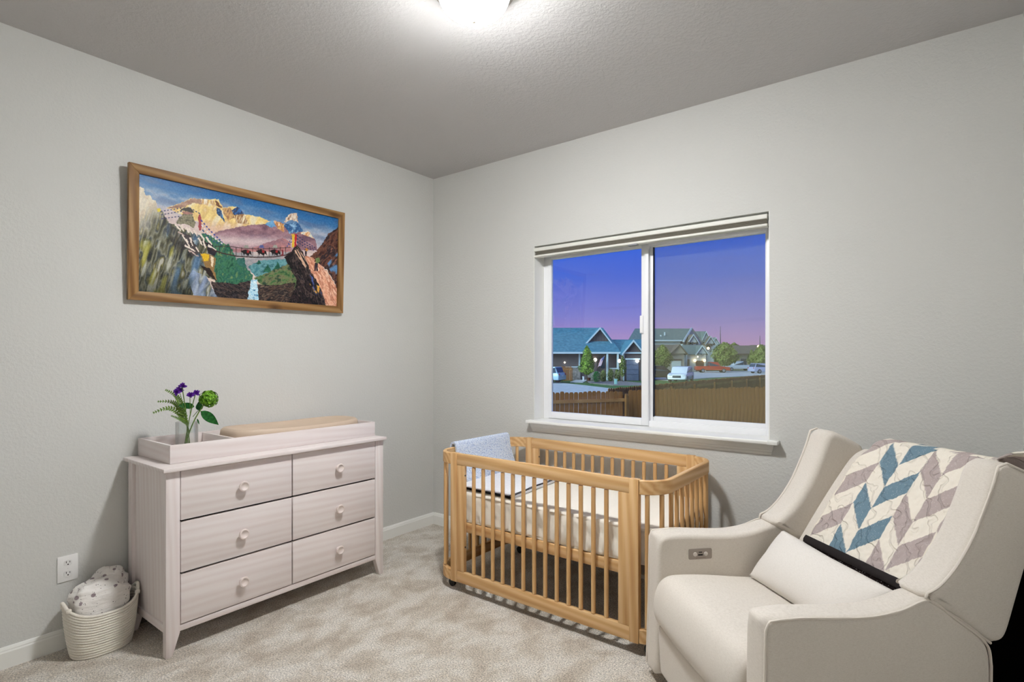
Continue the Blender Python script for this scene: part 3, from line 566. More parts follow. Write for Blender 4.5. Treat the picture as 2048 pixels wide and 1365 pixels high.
# ferns
def fern(pts, x, width, ft, lab):
    r = thing('fern_frond', lab, 'fern', ft, 0, 'ferns in the vase'); P = [vp(px, py, xx) for px, py, xx in pts]; g = G()
    Q = []
    for i in range(41):
        f = i/40*(len(P)-1); k = min(int(f), len(P)-2); t = f-k; a, b = P[k], P[k+1]; p_ = P[k-1] if k else a; n_ = P[k+2] if k+2 < len(P) else b
        Q.append(.5*((2*a)+(b-p_)*t+(2*p_-5*a+4*b-n_)*t*t+(3*a-p_-3*b+n_)*t**3))
    g.tube([ft]+Q, .0013, 5); part('stem', g, M_STEM, r); g = G()
    for i in range(6, 40, 2):
        t = i/40; ax = (Q[min(i+1, 40)]-Q[i-1]).normalized(); sd = ax.cross(VIEW).normalized(); w = width*(1.3-t)*min(1, (t-.08)*5)
        for s in (1, -1):
            d = (sd*s+ax*.75+VIEW*.15*fr.uniform(-1, 1)).normalized(); leafgeo(g, Q[i], Q[i]+d*w, w*.27, VIEW, .15, 3)
    part('leaflets', g, M_FERN, r, 180)
fern([(376, 852, .25), (364, 815, .25), (352, 792, .24), (330.5, 780, .22)], .25, .022, foot(.0, -.015), 'uppermost fern frond behind the purple flowers')
fern([(375, 852, .25), (362, 822, .24), (346, 805, .22), (314.6, 803.6, .19)], .25, .021, foot(.008, -.008), 'middle fern frond reaching left from the vase')
fern([(374, 855, .25), (366, 832, .24), (338, 817, .22), (305.4, 826.6, .2)], .25, .024, foot(-.006, .0), 'lowest long fern frond drooping left over the tray edge')
fern([(378, 860, .26), (372, 845, .27), (358, 838, .28), (342, 832, .29)], .25, .016, foot(.006, .006), 'short fern frond at the rim of the vase')

# ================================================================== basket with blankets
bx, by = .135, -2.225
bk = thing('rope_basket', 'cream coiled rope basket holding blankets on the carpet', 'basket', (bx, by, .0))
M_ROPE = two('rope_cream', (226, 218, 204), (240, 234, 224), 300, .9, bump=(400, .3, .002))
def boat(th, k):   # k 0..1 up the side
    c, s = math.cos(th), math.sin(th); grow = .85+.15*math.sin(k*PI/2)**.8; lift = (.045*abs(s)**3)*k
    return Vector((bx+.095*grow*math.copysign(abs(c)**.85, c), by+.128*grow*math.copysign(abs(s)**.9, s)*(1+.06*k), .007+.178*k+lift))
NR = 17
for k in range(NR):
    part('rope_coil', G().tube([boat(2*PI*i/48, k/(NR-1)) for i in range(48)], .0062, 7, True), M_ROPE, bk, 60)
g = G(); g.add([boat(2*PI*i/32, .03)-Vector((0, 0, .0)) for i in range(32)], [tuple(range(32))]); part('base', g, M_ROPE, bk)
for s in (1, -1):
    c0 = boat(s*PI/2-.35, 1); c1 = boat(s*PI/2+.35, 1); pts = []
    for i in range(13):
        t = i/12; p = c0.lerp(c1, t); pts.append(p+Vector((0, s*.012*math.sin(PI*t), .032*math.sin(PI*t)-.004)))
    h = part('rope_handle', G().tube(pts, .0075, 8), M_ROPE, bk, 60)
    for e_ in (0, -1): part('knot', G().lathe([(.002, -.012), (.010, -.008), (.0115, 0), (.010, .008), (.002, .012)], pts[e_]+Vector((0, 0, .004)), 12), M_ROPE, h, 60)
def swad():
    n = NT('swaddle_print'); co = n.coords(); base = (238, 233, 228); col = None
    v = n.n('ShaderNodeTexVoronoi'); v.inputs['Scale'].default_value = 24; n.l(co, v.inputs[0]); v2 = n.n('ShaderNodeTexVoronoi'); v2.inputs['Scale'].default_value = 95; n.l(co, v2.inputs[0])
    a = n.ramp(v.outputs[0], [(.20, (150, 134, 138)), (.24, (238, 233, 228))]); b = n.ramp(v2.outputs[0], [(.16, (96, 84, 86)), (.20, (255, 255, 255))])
    msk = n.ramp(n.noise(co, 30, 2), [(.5, (255, 255, 255)), (.54, (0, 0, 0))]); mx0 = n.n('ShaderNodeMixRGB'); n.l(msk, mx0.inputs[0]); n.l(b, mx0.inputs[1]); mx0.inputs[2].default_value = (1, 1, 1, 1)
    mx = n.n('ShaderNodeMixRGB', blend_type='MULTIPLY'); mx.inputs[0].default_value = 1; n.l(a, mx.inputs[1]); n.l(mx0.outputs[0], mx.inputs[2]); n.l(mx.outputs[0], n.b.inputs['Base Color']); setp(n.b, Roughness=.95)
    n.bump(n.noise(n.coords((1, 1, 3)), 26, 4), .5, .01); return n.m
M_SWAD = swad(); from mathutils import noise as mnoise
def bundle(c, sx, sy, sz, seed, amp=.012, rx=0, e=.55):
    g = G(); R = Matrix.Rotation(rx, 3, 'X')
    def f(u, v):
        th, ph = 2*PI*u, PI*(v-.5); cx, sx_ = math.cos(th), math.sin(th); cp, sp = math.cos(ph), math.sin(ph)
        pw = lambda q: math.copysign(abs(q)**e, q); p = Vector((pw(cp)*pw(cx)*sx, pw(cp)*pw(sx_)*sy, pw(sp)*sz))
        d = mnoise.noise(Vector((p.x*18+seed, p.y*14, p.z*26)))*amp+mnoise.noise(Vector((p.x*50, p.y*30+seed, p.z*70)))*amp*.4
        return c+R @ (p*(1+d/max(sx, .05)))
    g.grid(f, 64, 33, True); bmesh.ops.remove_doubles(g.bm, verts=g.bm.verts, dist=1e-5); return g
solo('swaddle_blanket', bundle(Vector((.135, -2.232, .205)), .068, .105, .100, 3.), M_SWAD, 'white printed swaddle blanket folded upright in the front of the basket', 'blanket', 'blankets in the basket', smooth=180, loc=(.135, -2.232, .1))
solo('swaddle_blanket', bundle(Vector((.085, -2.19, .24)), .042, .085, .085, 9., .016, .25), M_SWAD, 'white printed swaddle blanket bundled at the back of the basket, topmost', 'blanket', 'blankets in the basket', smooth=180, loc=(.085, -2.19, .15))
# thin dark board leaning behind the dresser
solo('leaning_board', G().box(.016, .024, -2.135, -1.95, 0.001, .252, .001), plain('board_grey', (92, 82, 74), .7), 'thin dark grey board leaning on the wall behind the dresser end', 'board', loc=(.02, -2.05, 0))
# ================================================================== crib
cr_ = thing('crib', 'light pine crib with rounded ends and vertical slats under the window', 'crib', (1.54, -.44, 0))
KX, HXP, YF, YB, ZT, ZB = 1.54, .569, -.82, -.062, .781, .056
R_H = .066
for yo, s in ((YF, 1), (YB, -1)):
    y0, y1 = (yo, yo+.03) if s > 0 else (yo-.03, yo); yi0, yi1 = (yo+.003, yo+.027) if s > 0 else (yo-.027, yo-.003)
    for q in (-1, 1):
        xo = KX+q*HXP; part('post', G().box(min(xo, xo-q*.045), max(xo, xo-q*.045), y0, y1, ZB, ZT, .002), M_PZ, cr_)
        xi = xo-q*.045; part('stile', G().box(min(xi, xi-q*.054), max(xi, xi-q*.054), yi0, yi1, ZB+R_H, ZT-R_H, .002), M_PZ, cr_)
        part('bolt', G().lathe([(.005, 0), (.005, .003)], (xi-q*.054+q*.001, (yi0+yi1)/2, .66), 10, axis='x'), plain('bolt_steel', (90, 86, 80), .4, .8), cr_); part('bolt', G().lathe([(.005, 0), (.005, .003)], (xi-q*.054+q*.001, (yi0+yi1)/2, .26), 10, axis='x'), plain('bolt_steel', (90, 86, 80)), cr_)
    part('top_rail', G().box(KX-HXP+.045, KX+HXP-.045, yi0, yi1, ZT-R_H+.001, ZT-.001, .003), M_PX, cr_); part('bottom_rail', G().box(KX-HXP+.045, KX+HXP-.045, yi0, yi1, ZB+.001, ZB+R_H-.001, .003), M_PX, cr_)
slat = G().lathe([(.0108, -.2935), (.0108, .2935)], (0, 0, 0), 12).mesh('slat', M_PZ, 40)
for y in (YF+.015, YB-.015):
    for k in range(13): link('slat', slat, cr_, (-.4055+k*.06758, y+.44, (ZT+ZB)/2))
for q, xo in ((1, 2.216), (-1, .834)):
    rr = .125; xc = xo-q*rr; yA, yB = YF+.015, YB-.015; px = KX+q*(HXP)
    a0 = [(px, yA)]+[(xc+q*rr*math.sin(t*PI/2/9)*1.0-q*.0115*math.sin(t*PI/2/9), yA+rr*(1-math.cos(t*PI/2/9))) for t in range(10)]
    a1 = [(p[0], yA+yB-p[1]) for p in a0][::-1]; path = a0+[(a0[-1][0], (yA+yB)/2)]+a1
    part('end_top_rail', G().strip(path, .023, R_H-.003, ZT-R_H), M_PY, cr_, 30); part('end_bottom_rail', G().strip(path, .023, R_H-.003, ZB+.001), M_PY, cr_, 30)
    # slats spaced along the curved rail
    L = [0]; P = [Vector(p) for p in path]
    for a, b in zip(P, P[1:]): L.append(L[-1]+(b-a).length)
    n = int(L[-1]/.068)
    for k in range(1, n):
        d = L[-1]*k/n; i = max(j for j in range(len(L)) if L[j] <= d+1e-9); i = min(i, len(P)-2); t = (d-L[i])/max(1e-6, L[i+1]-L[i]); p = P[i].lerp(P[i+1], t)
        link('slat', slat, cr_, (p.x-KX, p.y+.44, (ZT+ZB)/2))
    for yc in (YF+.05, YB-.05):
        g = G(); g.lathe([(.004, -.009), (.023, -.007), (.024, 0), (.023, .007), (.004, .009)], (KX+q*.60, yc, .024), 16, axis='y'); g.tube([(KX+q*.60, yc, .03), (KX+q*.60, yc, .06)], .007, 8)
        part('caster', g, plain('caster_black', (30, 26, 24), .5), cr_)
for y0, y1 in ((YF+.034, YF+.056), (YB-.056, YB-.034)): part('support_rail', G().box(KX-.52, KX+.52, y0, y1, .335, .388, .002), M_PX, cr_)
for x0 in (KX-.60, KX+.578): part('support_rail', G().box(x0, x0+.022, YF+.13, YB-.13, .335, .388, .002), M_PY, cr_)
part('mattress_board', G().box(KX-.57, KX+.57, YF+.056, YB-.056, .345, .385), plain('support_grey', (150, 140, 132), .8), cr_)
# ---- mattress with fitted sheet
def sheet_mat():
    n = NT('crib_sheet'); co = n.coords((7, 7, 60)); f = n.noise(n.coords((5, 5, 1.2)), 4, 5, .65)
    setp(n.b, Base_Color=lin((240, 234, 222)), Roughness=.85, Sheen_Weight=.1); n.bump(f, .45, .014); return n.m
mt = thing('crib_mattress', 'cream fitted sheet over the crib mattress', 'mattress', (KX, -.441, .39))
mrng = random.Random(5)
def mat_f(u, v):
    # u round the plan outline, v up the side then in over the top
    hx, hy, r = .655, .345, .11; pts = mat_f.pl; f = u*len(pts); i = int(f) % len(pts); t = f-int(f); p = Vector(pts[i]).lerp(Vector(pts[(i+1) % len(pts)]), t)
    cen = Vector((KX, -.441)); prof = [(.0, 0), (.965, .0), (.995, .012), (1.0, .04), (1.003, .09), (1.0, .13), (.992, .152), (.97, .164), (.9, .1665), (.5, .1675), (0, .168)]
    f = v*(len(prof)-1); i = min(int(f), len(prof)-2); t = f-i; k = prof[i][0]*(1-t)+prof[i+1][0]*t; z = prof[i][1]*(1-t)+prof[i+1][1]*t
    q = p.copy()
    if k > .5: q = cen+(p-cen)-(p-cen).normalized()*(1-k)*.345
    else: q = cen+(p-cen)*(k/.5)*.5 if False else cen+((p-cen)-(p-cen).normalized()*(.5*.345))*(k/.5)
    s = u*40
    if .005 < z < .155 and k > .9:
        d = mnoise.noise(Vector((q.x*16, q.y*16, z*9)))*.014+mnoise.noise(Vector((q.x*38+z*30, q.y*38, z*16)))*.009; lo_ = max(0., 1-z/.09); gth = math.sin((q.x+q.y)*120+4*mnoise.noise(Vector((q.x*9, q.y*9, 4))))*.008*lo_*(.4+abs(mnoise.noise(Vector((q.x*5, q.y*5, 9))))*1.6); q += (p-cen).normalized()*(d+gth-.005)
    zz = .390+z+(mnoise.noise(Vector((q.x*3.5, q.y*3.5, 2)))*.004 if z > .15 else mnoise.noise(Vector((q.x*22, q.y*22, 7)))*.005 if z < .03 else 0)
    return (q.x, q.y, zz)
mat_f.pl = resample(rpoly([(KX-.662, -.441-.338), (KX+.662, -.441-.338), (KX+.662, -.441+.338), (KX-.662, -.441+.338)], .12, 8), .012)
g = G(); g.grid(mat_f, len(mat_f.pl), 41, True); bmesh.ops.remove_doubles(g.bm, verts=g.bm.verts, dist=1e-5)
part('fitted_sheet', g, sheet_mat(), mt, 180)
# ---- folded grey-white blanket with black edge lying on the mattress
fb = thing('folded_blanket', 'thin white blanket with black striped edge lying on the crib mattress', 'blanket', (1.1, -.46, .559))
q = [Vector((.93, -.728, 0)), Vector((1.352, -.738, 0)), Vector((1.315, -.20, 0)), Vector((.92, -.20, 0))]
def fbf(u, v, z0): p = q[0].lerp(q[1], u).lerp(q[3].lerp(q[2], u), v); return (p.x, p.y, z0+mnoise.noise(Vector((p.x*7, p.y*7, 3)))*.003)
def slab(fn, t, nu=24, nv=24):
    g = G(); A = g.grid(lambda u, v: fn(u, v, t), nu, nv); B = g.grid(lambda u, v: fn(u, v, 0), nu, nv)
    for i in range(nu-1):
        g.bm.faces.new([A[i][0], A[i+1][0], B[i+1][0], B[i][0]]); g.bm.faces.new([A[i][-1], A[i+1][-1], B[i+1][-1], B[i][-1]])
    for j in range(nv-1):
        g.bm.faces.new([A[0][j], A[0][j+1], B[0][j+1], B[0][j]]); g.bm.faces.new([A[-1][j], A[-1][j+1], B[-1][j+1], B[-1][j]])
    return g
part('cloth', slab(lambda u, v, z: fbf(u, v, .5625+z), .012), fabric('blanket_white', (238, 239, 242), (226, 228, 234), 900), fb, 40)
M_EDGE = plain('blanket_black', (30, 28, 30), .9)
part('black_edge', slab(lambda u, v, z: tuple(Vector(fbf(u, v*.008, .561+z))-Vector((0, .003, 0))), .0125, 24, 2), M_EDGE, fb, 40)
for off in (.985, .955):
    g = G(); pts = [Vector(fbf(off, v/24, .5755)) for v in range(25)]; g.tube([p+Vector((mnoise.noise(Vector((0, p.y*30, off*9)))*.004, 0, 0)) for p in pts], .0028, 6); part('black_stripe', g, M_EDGE if off > .97 else plain('blanket_grey', (70, 70, 76), .9), fb, 60)
# ---- blue knitted blanket over the left end rail
def knit():
    n = NT('blue_knit'); co = n.coords((1, 1, 1)); v = n.n('ShaderNodeTexVoronoi'); v.inputs['Scale'].default_value = 130; n.l(co, v.inputs[0]); f = n.noise(co, 120, 2)
    n.l(n.ramp(v.outputs[0], [(.15, (236, 242, 251)), (.5, (216, 227, 245)), (.9, (172, 190, 222))]), n.b.inputs['Base Color']); setp(n.b, Roughness=.95)
    m = n.n('ShaderNodeMath', operation='MULTIPLY'); m.inputs[1].default_value = -1; n.l(v.outputs[0], m.inputs[0]); n.bump(m.outputs[0], .7, .006); return n.m
kb = thing('knit_blanket', 'pale blue knitted blanket draped over the left end of the crib', 'blanket', (.88, -.4, .78))
RXL = .8455   # centre of the left end rail
def kf(u, v):  # u along y front->back, v: outside low -> over -> inside low
    y = -.665+u*.525-(v-.45)*.0; S = [(-.030, .705), (-.026, .74), (-.022, .776), (-.012, .797), (.0, .801), (.014, .797), (.022, .776), (.027, .73), (.036, .66), (.046, .60), (.052, .567)]
    f = v*(len(S)-1); i = min(int(f), len(S)-2); t = f-i; x = S[i][0]*(1-t)+S[i+1][0]*t; z = S[i][1]*(1-t)+S[i+1][1]*t
    drop = max(0, (.735-z)); y += drop*(.30*(1-u)+.05*u); w = mnoise.noise(Vector((y*9, z*9, 5)))*.010*min(1, drop*9)
    return (RXL+x+w+.006*math.sin(u*9)*min(1, drop*6)+drop*.10, y, z+.008*math.sin(u*5+1)*(1 if v > .9 else 0)+(.03*(u-.5)*min(1, drop*5) if v > .5 else 0)+.004)
def thick(fn, th, nu, nv):
    g = G(); e_ = 1e-3
    def nrm(u, v):
        a = Vector(fn(min(1, u+e_), v))-Vector(fn(max(0, u-e_), v)); b = Vector(fn(u, min(1, v+e_)))-Vector(fn(u, max(0, v-e_))); return a.cross(b).normalized()
    A = g.grid(lambda u, v: Vector(fn(u, v))+nrm(u, v)*th/2, nu, nv); B = g.grid(lambda u, v: Vector(fn(u, v))-nrm(u, v)*th/2, nu, nv)
    for i in range(nu-1):
        g.bm.faces.new([A[i][0], A[i+1][0], B[i+1][0], B[i][0]]); g.bm.faces.new([A[i][-1], A[i+1][-1], B[i+1][-1], B[i][-1]])
    for j in range(nv-1):
        g.bm.faces.new([A[0][j], A[0][j+1], B[0][j+1], B[0][j]]); g.bm.faces.new([A[-1][j], A[-1][j+1], B[-1][j+1], B[-1][j]])
    return g
part('knitted_cloth', thick(kf, .012, 40, 44), knit(), kb, 60)
part('black_border', G().tube([Vector(kf(i/30, 1))-Vector((0, 0, .003)) for i in range(31)], .0055, 6), M_EDGE, kb, 60)
# ================================================================== recliner armchair
AO = Vector((2.477, -1.175, 0)); AW = Vector((.716, -.698, 0)).normalized(); AB = Vector((-AW.y, AW.x, 0))
ch = thing('armchair', 'cream linen wingback recliner armchair in the corner', 'armchair', AO)
def cl_(s, t, z): return AO+AB*s+AW*t+UP*z
def area2(P): return sum(P[i-1].x*P[i].y-P[i].x*P[i-1].y for i in range(len(P)))
def puff(prof, t0, t1, r=.025, step=.012, crown=0, nst=7, nt=10, smoothp=2, shear=None):
    """upholstered block: closed (s, z) outline carried from t0 to t1 with rounded side edges and an optional crown"""
    P = resample(prof, step)
    for _ in range(smoothp): P = [P[i-1]*.25+P[i]*.5+P[(i+1) % len(P)]*.25 for i in range(len(P))]
    if area2(P) < 0: P = P[::-1]
    m = len(P)
    def normals(Q): return [Vector(((Q[(i+1) % m]-Q[i-1]).y, -(Q[(i+1) % m]-Q[i-1]).x)).normalized() for i in range(m)]
    N = normals(P)
    def inset(d):
        Q = [p.copy() for p in P]; ns = 10
        for _ in range(ns):
            nn_ = normals(Q); Q = [Q[i]-nn_[i]*(d/ns) for i in range(m)]; Q = [Q[i-1]*.2+Q[i]*.6+Q[(i+1) % m]*.2 for i in range(m)]
        return Q
    st = []
    for k in range(nst+1):
        a = k/nst*PI/2; st.append((t0+r*(1-math.sin(a)), -r*(1-math.cos(a))) if False else (t0+r*(1-math.cos(a)), -r*(1-math.sin(a))))
    body = [(t0+r+(t1-t0-2*r)*k/nt, 0) for k in range(1, nt)]
    full = st+body+[(t0+t1-t, o) for t, o in st[::-1]]
    g = G(); rings = []
    for (t, off) in full:
        x = (t-(t0+t1)/2)/((t1-t0)/2); cb = crown*(1-x*x) if crown else 0
        Q = inset(-off) if off < -1e-5 else P
        rings.append([g.bm.verts.new(cl_(Q[i].x+N[i].x*cb, t, Q[i].y+N[i].y*cb)) for i in range(m)])
    for A, B in zip(rings, rings[1:]):
        for i in range(m): g.bm.faces.new([A[i], A[(i+1) % m], B[(i+1) % m], B[i]])
    g.bm.faces.new(rings[0][::-1]); g.bm.faces.new(rings[-1]); return g
def catmull(pts, n=6):
    P = [Vector(p) for p in pts]; out = []
    for k in range(len(P)-1):
        a, b = P[k], P[k+1]; p_ = P[k-1] if k else a*2-b; n_ = P[k+2] if k+2 < len(P) else b*2-a
        for i in range(n):
            t = i/n; out.append(tuple(.5*((2*a)+(b-p_)*t+(2*p_-5*a+4*b-n_)*t*t+(3*a-p_-3*b+n_)*t**3)))
    return out+[tuple(P[-1])]
TO, TI = .404, .306
arm_top = catmull([(.0, .598), (.10, .602), (.22, .594), (.33, .590), (.42, .601), (.495, .624), (.535, .617), (.60, .566), (.675, .513), (.712, .474), (.722, .42)])
arm_prof = [(-.012, .035), (-.004, .30), (.0, .598)]+arm_top[1:]+[(.720, .03)]
for s in (1, -1):
    a = part('arm', puff(arm_prof, min(s*TI, s*TO), max(s*TI, s*TO), .018, .014, 0, 6, 3, 1), M_CHAIR, ch, 180)
    for tt in ((TO-.004,) if s > 0 else (-TO+.004,)): part('piping', G().tube([cl_(p[0], tt, p[1]-.004) for p in [(-.010, .05), (-.002, .30), (.003, .575), (.012, .594)]+arm_top[1:]]+[cl_(.718, tt, .06)], .0042, 6), M_PIPE, a, 60)
# seat cushion with waterfall front, foot rest flap below
seat = rpoly([(-.012, .262), (-.034, .315), (-.022, .40), (.015, .452), (.16, .447), (.40, .418), (.62, .41), (.62, .28), (.05, .255)], [.02, .04, .05, .05, .1, .1, .01, .01, .02], 5)
part('seat_cushion', puff(seat, -TI+.002, TI-.002, .028, .014, .012, 7, 12, 3), M_CHAIR, ch, 180)
foot_ = rpoly([(.004, .055), (-.006, .25), (.03, .256), (.05, .055)], .012, 4)
part('foot_rest', puff(foot_, -TI+.004, TI-.004, .014, .012, .006, 5, 8, 2), M_CHAIR, ch, 180)
part('base_frame', G().prism([(.06, .02), (.06, .27), (.66, .27), (.66, .02)], lambda a, b, d: cl_(a, d, b), -TI+.004, TI-.004), plain('chair_base', (52, 36, 38), .7), ch)
part('swivel_base', G().lathe([(.24, .0), (.24, .018), (.05, .022)], cl_(.36, 0, 0), 32), plain('chair_base', (52, 36, 38)), ch)
# reclined back and the two wings
D2 = Vector((.575, .818)); P1 = Vector((.615, .57)); N2 = Vector((-.818, .575))
def bp(v, n): p = P1+D2*v+N2*n; return (p.x, p.y)
back = [bp(-.19, .0), bp(.0, .008), bp(.22, .012), bp(.42, .004), bp(.475, -.03), bp(.465, -.085), bp(.40, -.115), bp(.02, -.125), bp(-.16, -.10)]
part('backrest', puff(rpoly(back, [.03, .08, .1, .05, .035, .04, .05, .05, .05], 5), -.298, .298, .03, .014, .012, 7, 12, 2), M_CHAIR, ch, 180)
wf = catmull([(.497, .640), (.545, .662), (.60, .715), (.652, .79), (.692, .87), (.722, .94), (.742, 1.0)])
wing = wf+[(.775, 1.012), (.84, .985), (.925, .94), (.93, .92), (.85, .71), (.775, .488), (.757, .472), (.72, .478), (.62, .552), (.52, .612), (.494, .628)]
for s in (1, -1):
    a = part('wing', puff(wing, min(s*.29, s*(TO+.002)), max(s*.29, s*(TO+.002)), .026, .012, 0, 7, 3, 2), M_CHAIR, ch, 180)
    tt = s*(TO-.010); pp = [(.72, .482), (.62, .556), (.525, .614), (.503, .630)]+[(p[0]+.004, p[1]-.001) for p in wf[1:]]+[(.775, 1.008), (.84, .981), (.92, .937)]
    part('piping', G().tube([cl_(p[0], tt+s*.006, p[1]) for p in pp], .0042, 6), M_PIPE, a, 60)
# control panel on the far arm
cp = part('control_panel', G().prism(rpoly([(.130, .499), (.230, .499), (.230, .541), (.130, .541)], .006, 4), lambda a, b, d: cl_(a, d, b), -TI-.002, -TI+.003, .0008), plain('panel_grey', (150, 140, 132), .35, .5), ch)
for sc in (.157, .203): 
    g = G(); pts = [(sc+.0085*math.cos(k*PI/9), .520+.0085*math.sin(k*PI/9)) for k in range(18)]; g.prism(pts, lambda a, b, d: cl_(a, d, b), -TI+.002, -TI+.0055, .0008); part('button', g, plain('button_pale', (206, 198, 190), .5), cp)
for zc, hgt, wd in ((.5275, .004, .007), (.5165, .006, .010)): part('usb_port', G().prism([(.180-wd, zc-hgt/2), (.180+wd, zc-hgt/2), (.180+wd, zc+hgt/2), (.180-wd, zc+hgt/2)], lambda a, b, d: cl_(a, d, b), -TI+.002, -TI+.0036), M_DARK, cp)
part('lettering', G().prism([(.160, .5035), (.203, .5035), (.203, .5048), (.160, .5048)], lambda a, b, d: cl_(a, d, b), -TI+.002, -TI+.0034), plain('panel_text', (110, 84, 72), .6), cp)
# ---- lumbar pillow
pn = Vector(cl_(0, 0, 0))*0; nrm = AB*N2.x+UP*N2.y
PTL, PTR, PBL, PBR = cl_(.512, -.258, .618), cl_(.508, .288, .600), cl_(.372, -.268, .436), cl_(.375, .285, .438)
pcen = (PTL+PTR+PBL+PBR)/4; pnv = (PTR-PTL).cross(PTL-PBL).normalized()
if pnv.dot(EYE-pcen) < 0: pnv = -pnv
def pil(u, v, s):
    U, V = 2*u-1, 2*v-1; p = PBL.lerp(PBR, u).lerp(PTL.lerp(PTR, u), v); e_ = max(0, (1-abs(U)**2.6)*(1-abs(V)**2.2)); h = .062*e_**.55
    c = pcen-p; k = .07*((1-abs(U))*abs(V)**3+(1-abs(V))*abs(U)**3)*1.3; p = p+c*k*.5
    return p+pnv*(s*h+ .0)+UP*mnoise.noise(Vector((u*6, v*4, s)))*.004*e_
g = G(); A = g.grid(lambda u, v: pil(u, v, 1), 44, 30); B = g.grid(lambda u, v: pil(u, v, -1), 44, 30); bmesh.ops.remove_doubles(g.bm, verts=g.bm.verts, dist=2e-4)
solo('lumbar_pillow', g, M_PILLOW, 'plain white oblong lumbar pillow on the armchair seat', 'pillow', smooth=180, loc=cl_(.42, 0, .44))
# ---- quilt
def qpos(t, v, lift=.0):
    # v distance up the back from P1; wraps over the top beyond .478
    vt = .470; r = .052
    if v < vt: n = .027+.008*math.sin(max(0, min(1, v/.45))*PI)*(1-(t/.3)**2); p = P1+D2*v+N2*n; s_, z_ = p.x, p.y
    elif v < vt+r*2.6:
        a = (v-vt)/r; c0 = P1+D2*vt+N2*(.027-r); p = c0+N2*(r*math.cos(a))+D2*(r*math.sin(a)); s_, z_ = p.x, p.y
    else:
        a = 2.6; c0 = P1+D2*vt+N2*(.027-r); p = c0+N2*(r*math.cos(a))+D2*(r*math.sin(a)); s_, z_ = p.x+.10*(v-vt-r*2.6), p.y-(v-vt-r*2.6)*.98
    return s_, z_
NU_, NV_ = 190, 230
def quilt_color(t, v):
    cream, lil, teal = (234, 226, 212), (178, 164, 160), (110, 134, 148)
    if v < .012: return (26, 18, 17)
    edges = [-.30, -.21, -.105, -.02, .075, .152, .24, .33, .42, .52]
    kinds = [('d', cream), ('u', lil), ('d', teal), ('u', teal), ('d', lil), ('u', lil), ('d', lil), ('u', lil), ('d', cream)]
    for k in range(len(kinds)):
        if edges[k] <= t < edges[k+1]:
            f = (t-edges[k])/(edges[k+1]-edges[k])*.093; w = (v-.021-f) if kinds[k][0] == 'u' else (v-.019+f)
            return kinds[k][1] if (w % .19) < .094 else cream
    return cream
g = G(); qc = []; V = []
for i in range(NU_):
    row = []
    for j in range(NV_):
        v = -.030+j/(NV_-1)*.80; left = -.217+.0*v+(max(0, v-.38)*.45 if v < .56 else .081+(v-.56)*.1); right = .283+(0 if v < .50 else min(1, (v-.50)/.10)*.105)
        u = i/(NU_-1); t = left+(right-left)*u; tp = t if v < .5 else (-.217+(.283+.217)*u*(1 if v < .5 else 1.15)); s_, z_ = qpos(min(max(t, -.3), .3), v)
        wr = mnoise.noise(Vector((t*26, v*26, 3)))*.0045+mnoise.noise(Vector((t*60, v*60, 8)))*.0022; z_ += wr*.575; s_ -= wr*.8
        if v > .5 and t > .27: z_ += min(1, (t-.27)/.06)*.04; s_ += min(1, (t-.27)/.06)*.0
        row.append(g.bm.verts.new(cl_(s_, t, z_))); qc.append(quilt_color(tp if v >= .5 else t, v))
    V.append(row)
for i in range(NU_-1):
    for j in range(NV_-1): g.bm.faces.new([V[i][j], V[i+1][j], V[i+1][j+1], V[i][j+1]])
def quilt_mat():
    n = NT('quilt_cotton'); a = n.n('ShaderNodeAttribute'); a.attribute_name = 'paint'; co = n.coords()
    w = n.n('ShaderNodeTexWave'); w.wave_type = 'RINGS'; w.inputs['Scale'].default_value = 9; w.inputs['Distortion'].default_value = 9; w.inputs['Detail'].default_value = 1.5; w.inputs['Detail Scale'].default_value = 1.6; n.l(co, w.inputs[0])
    r = n.n('ShaderNodeMapRange'); r.inputs['From Min'].default_value = 0; r.inputs['From Max'].default_value = .16; n.l(w.outputs[1], r.inputs['Value'])
    f = n.noise(co, 420, 2); sp = n.ramp(f, [(.60, (255, 255, 255)), (.68, (255, 255, 255))])
    v = n.n('ShaderNodeTexVoronoi'); v.inputs['Scale'].default_value = 150; n.l(co, v.inputs[0]); dots = n.ramp(v.outputs[0], [(.16, (255, 255, 255)), (.24, (0, 0, 0))])
    mx = n.n('ShaderNodeMixRGB', blend_type='SCREEN'); n.l(a.outputs['Color'], mx.inputs[1]); n.l(dots, mx.inputs[2]); mx.inputs[0].default_value = .22
    n.l(mx.outputs[0], n.b.inputs['Base Color']); setp(n.b, Roughness=.95); n.b.inputs['Specular IOR Level'].default_value = .1; n.bump(r.outputs[0], .75, .006); return n.m
me = g.mesh('quilt', quilt_mat(), 180); 
qo = link('patchwork_quilt', me, None, (0, 0, 0)); tag(qo, 'cream, teal and taupe chevron patchwork quilt draped over the armchair back', 'quilt')
at_ = me.attributes.new('paint', 'FLOAT_COLOR', 'POINT'); at_.data.foreach_set('color', np.array([lin(c) for c in qc], np.float32).ravel())
md = qo.modifiers.new('thickness', 'SOLIDIFY'); md.thickness = .007; md.offset = 0
# turned-up black backing along the lower edge
def qb(u, v):
    t = -.222+u*.507; s_, z_ = qpos(t, .017-v*.023); return cl_(s_-.009-.004*math.sin(v*PI)+mnoise.noise(Vector((u*20, v*3, 1)))*.002, t, z_+.004-.006*v)
link('black_backing', thick(qb, .006, 60, 8).mesh('black_backing', plain('backing_black', (24, 15, 14), .8), 60), qo)['label'] = 'dark brown backing turned up along the quilt edge'
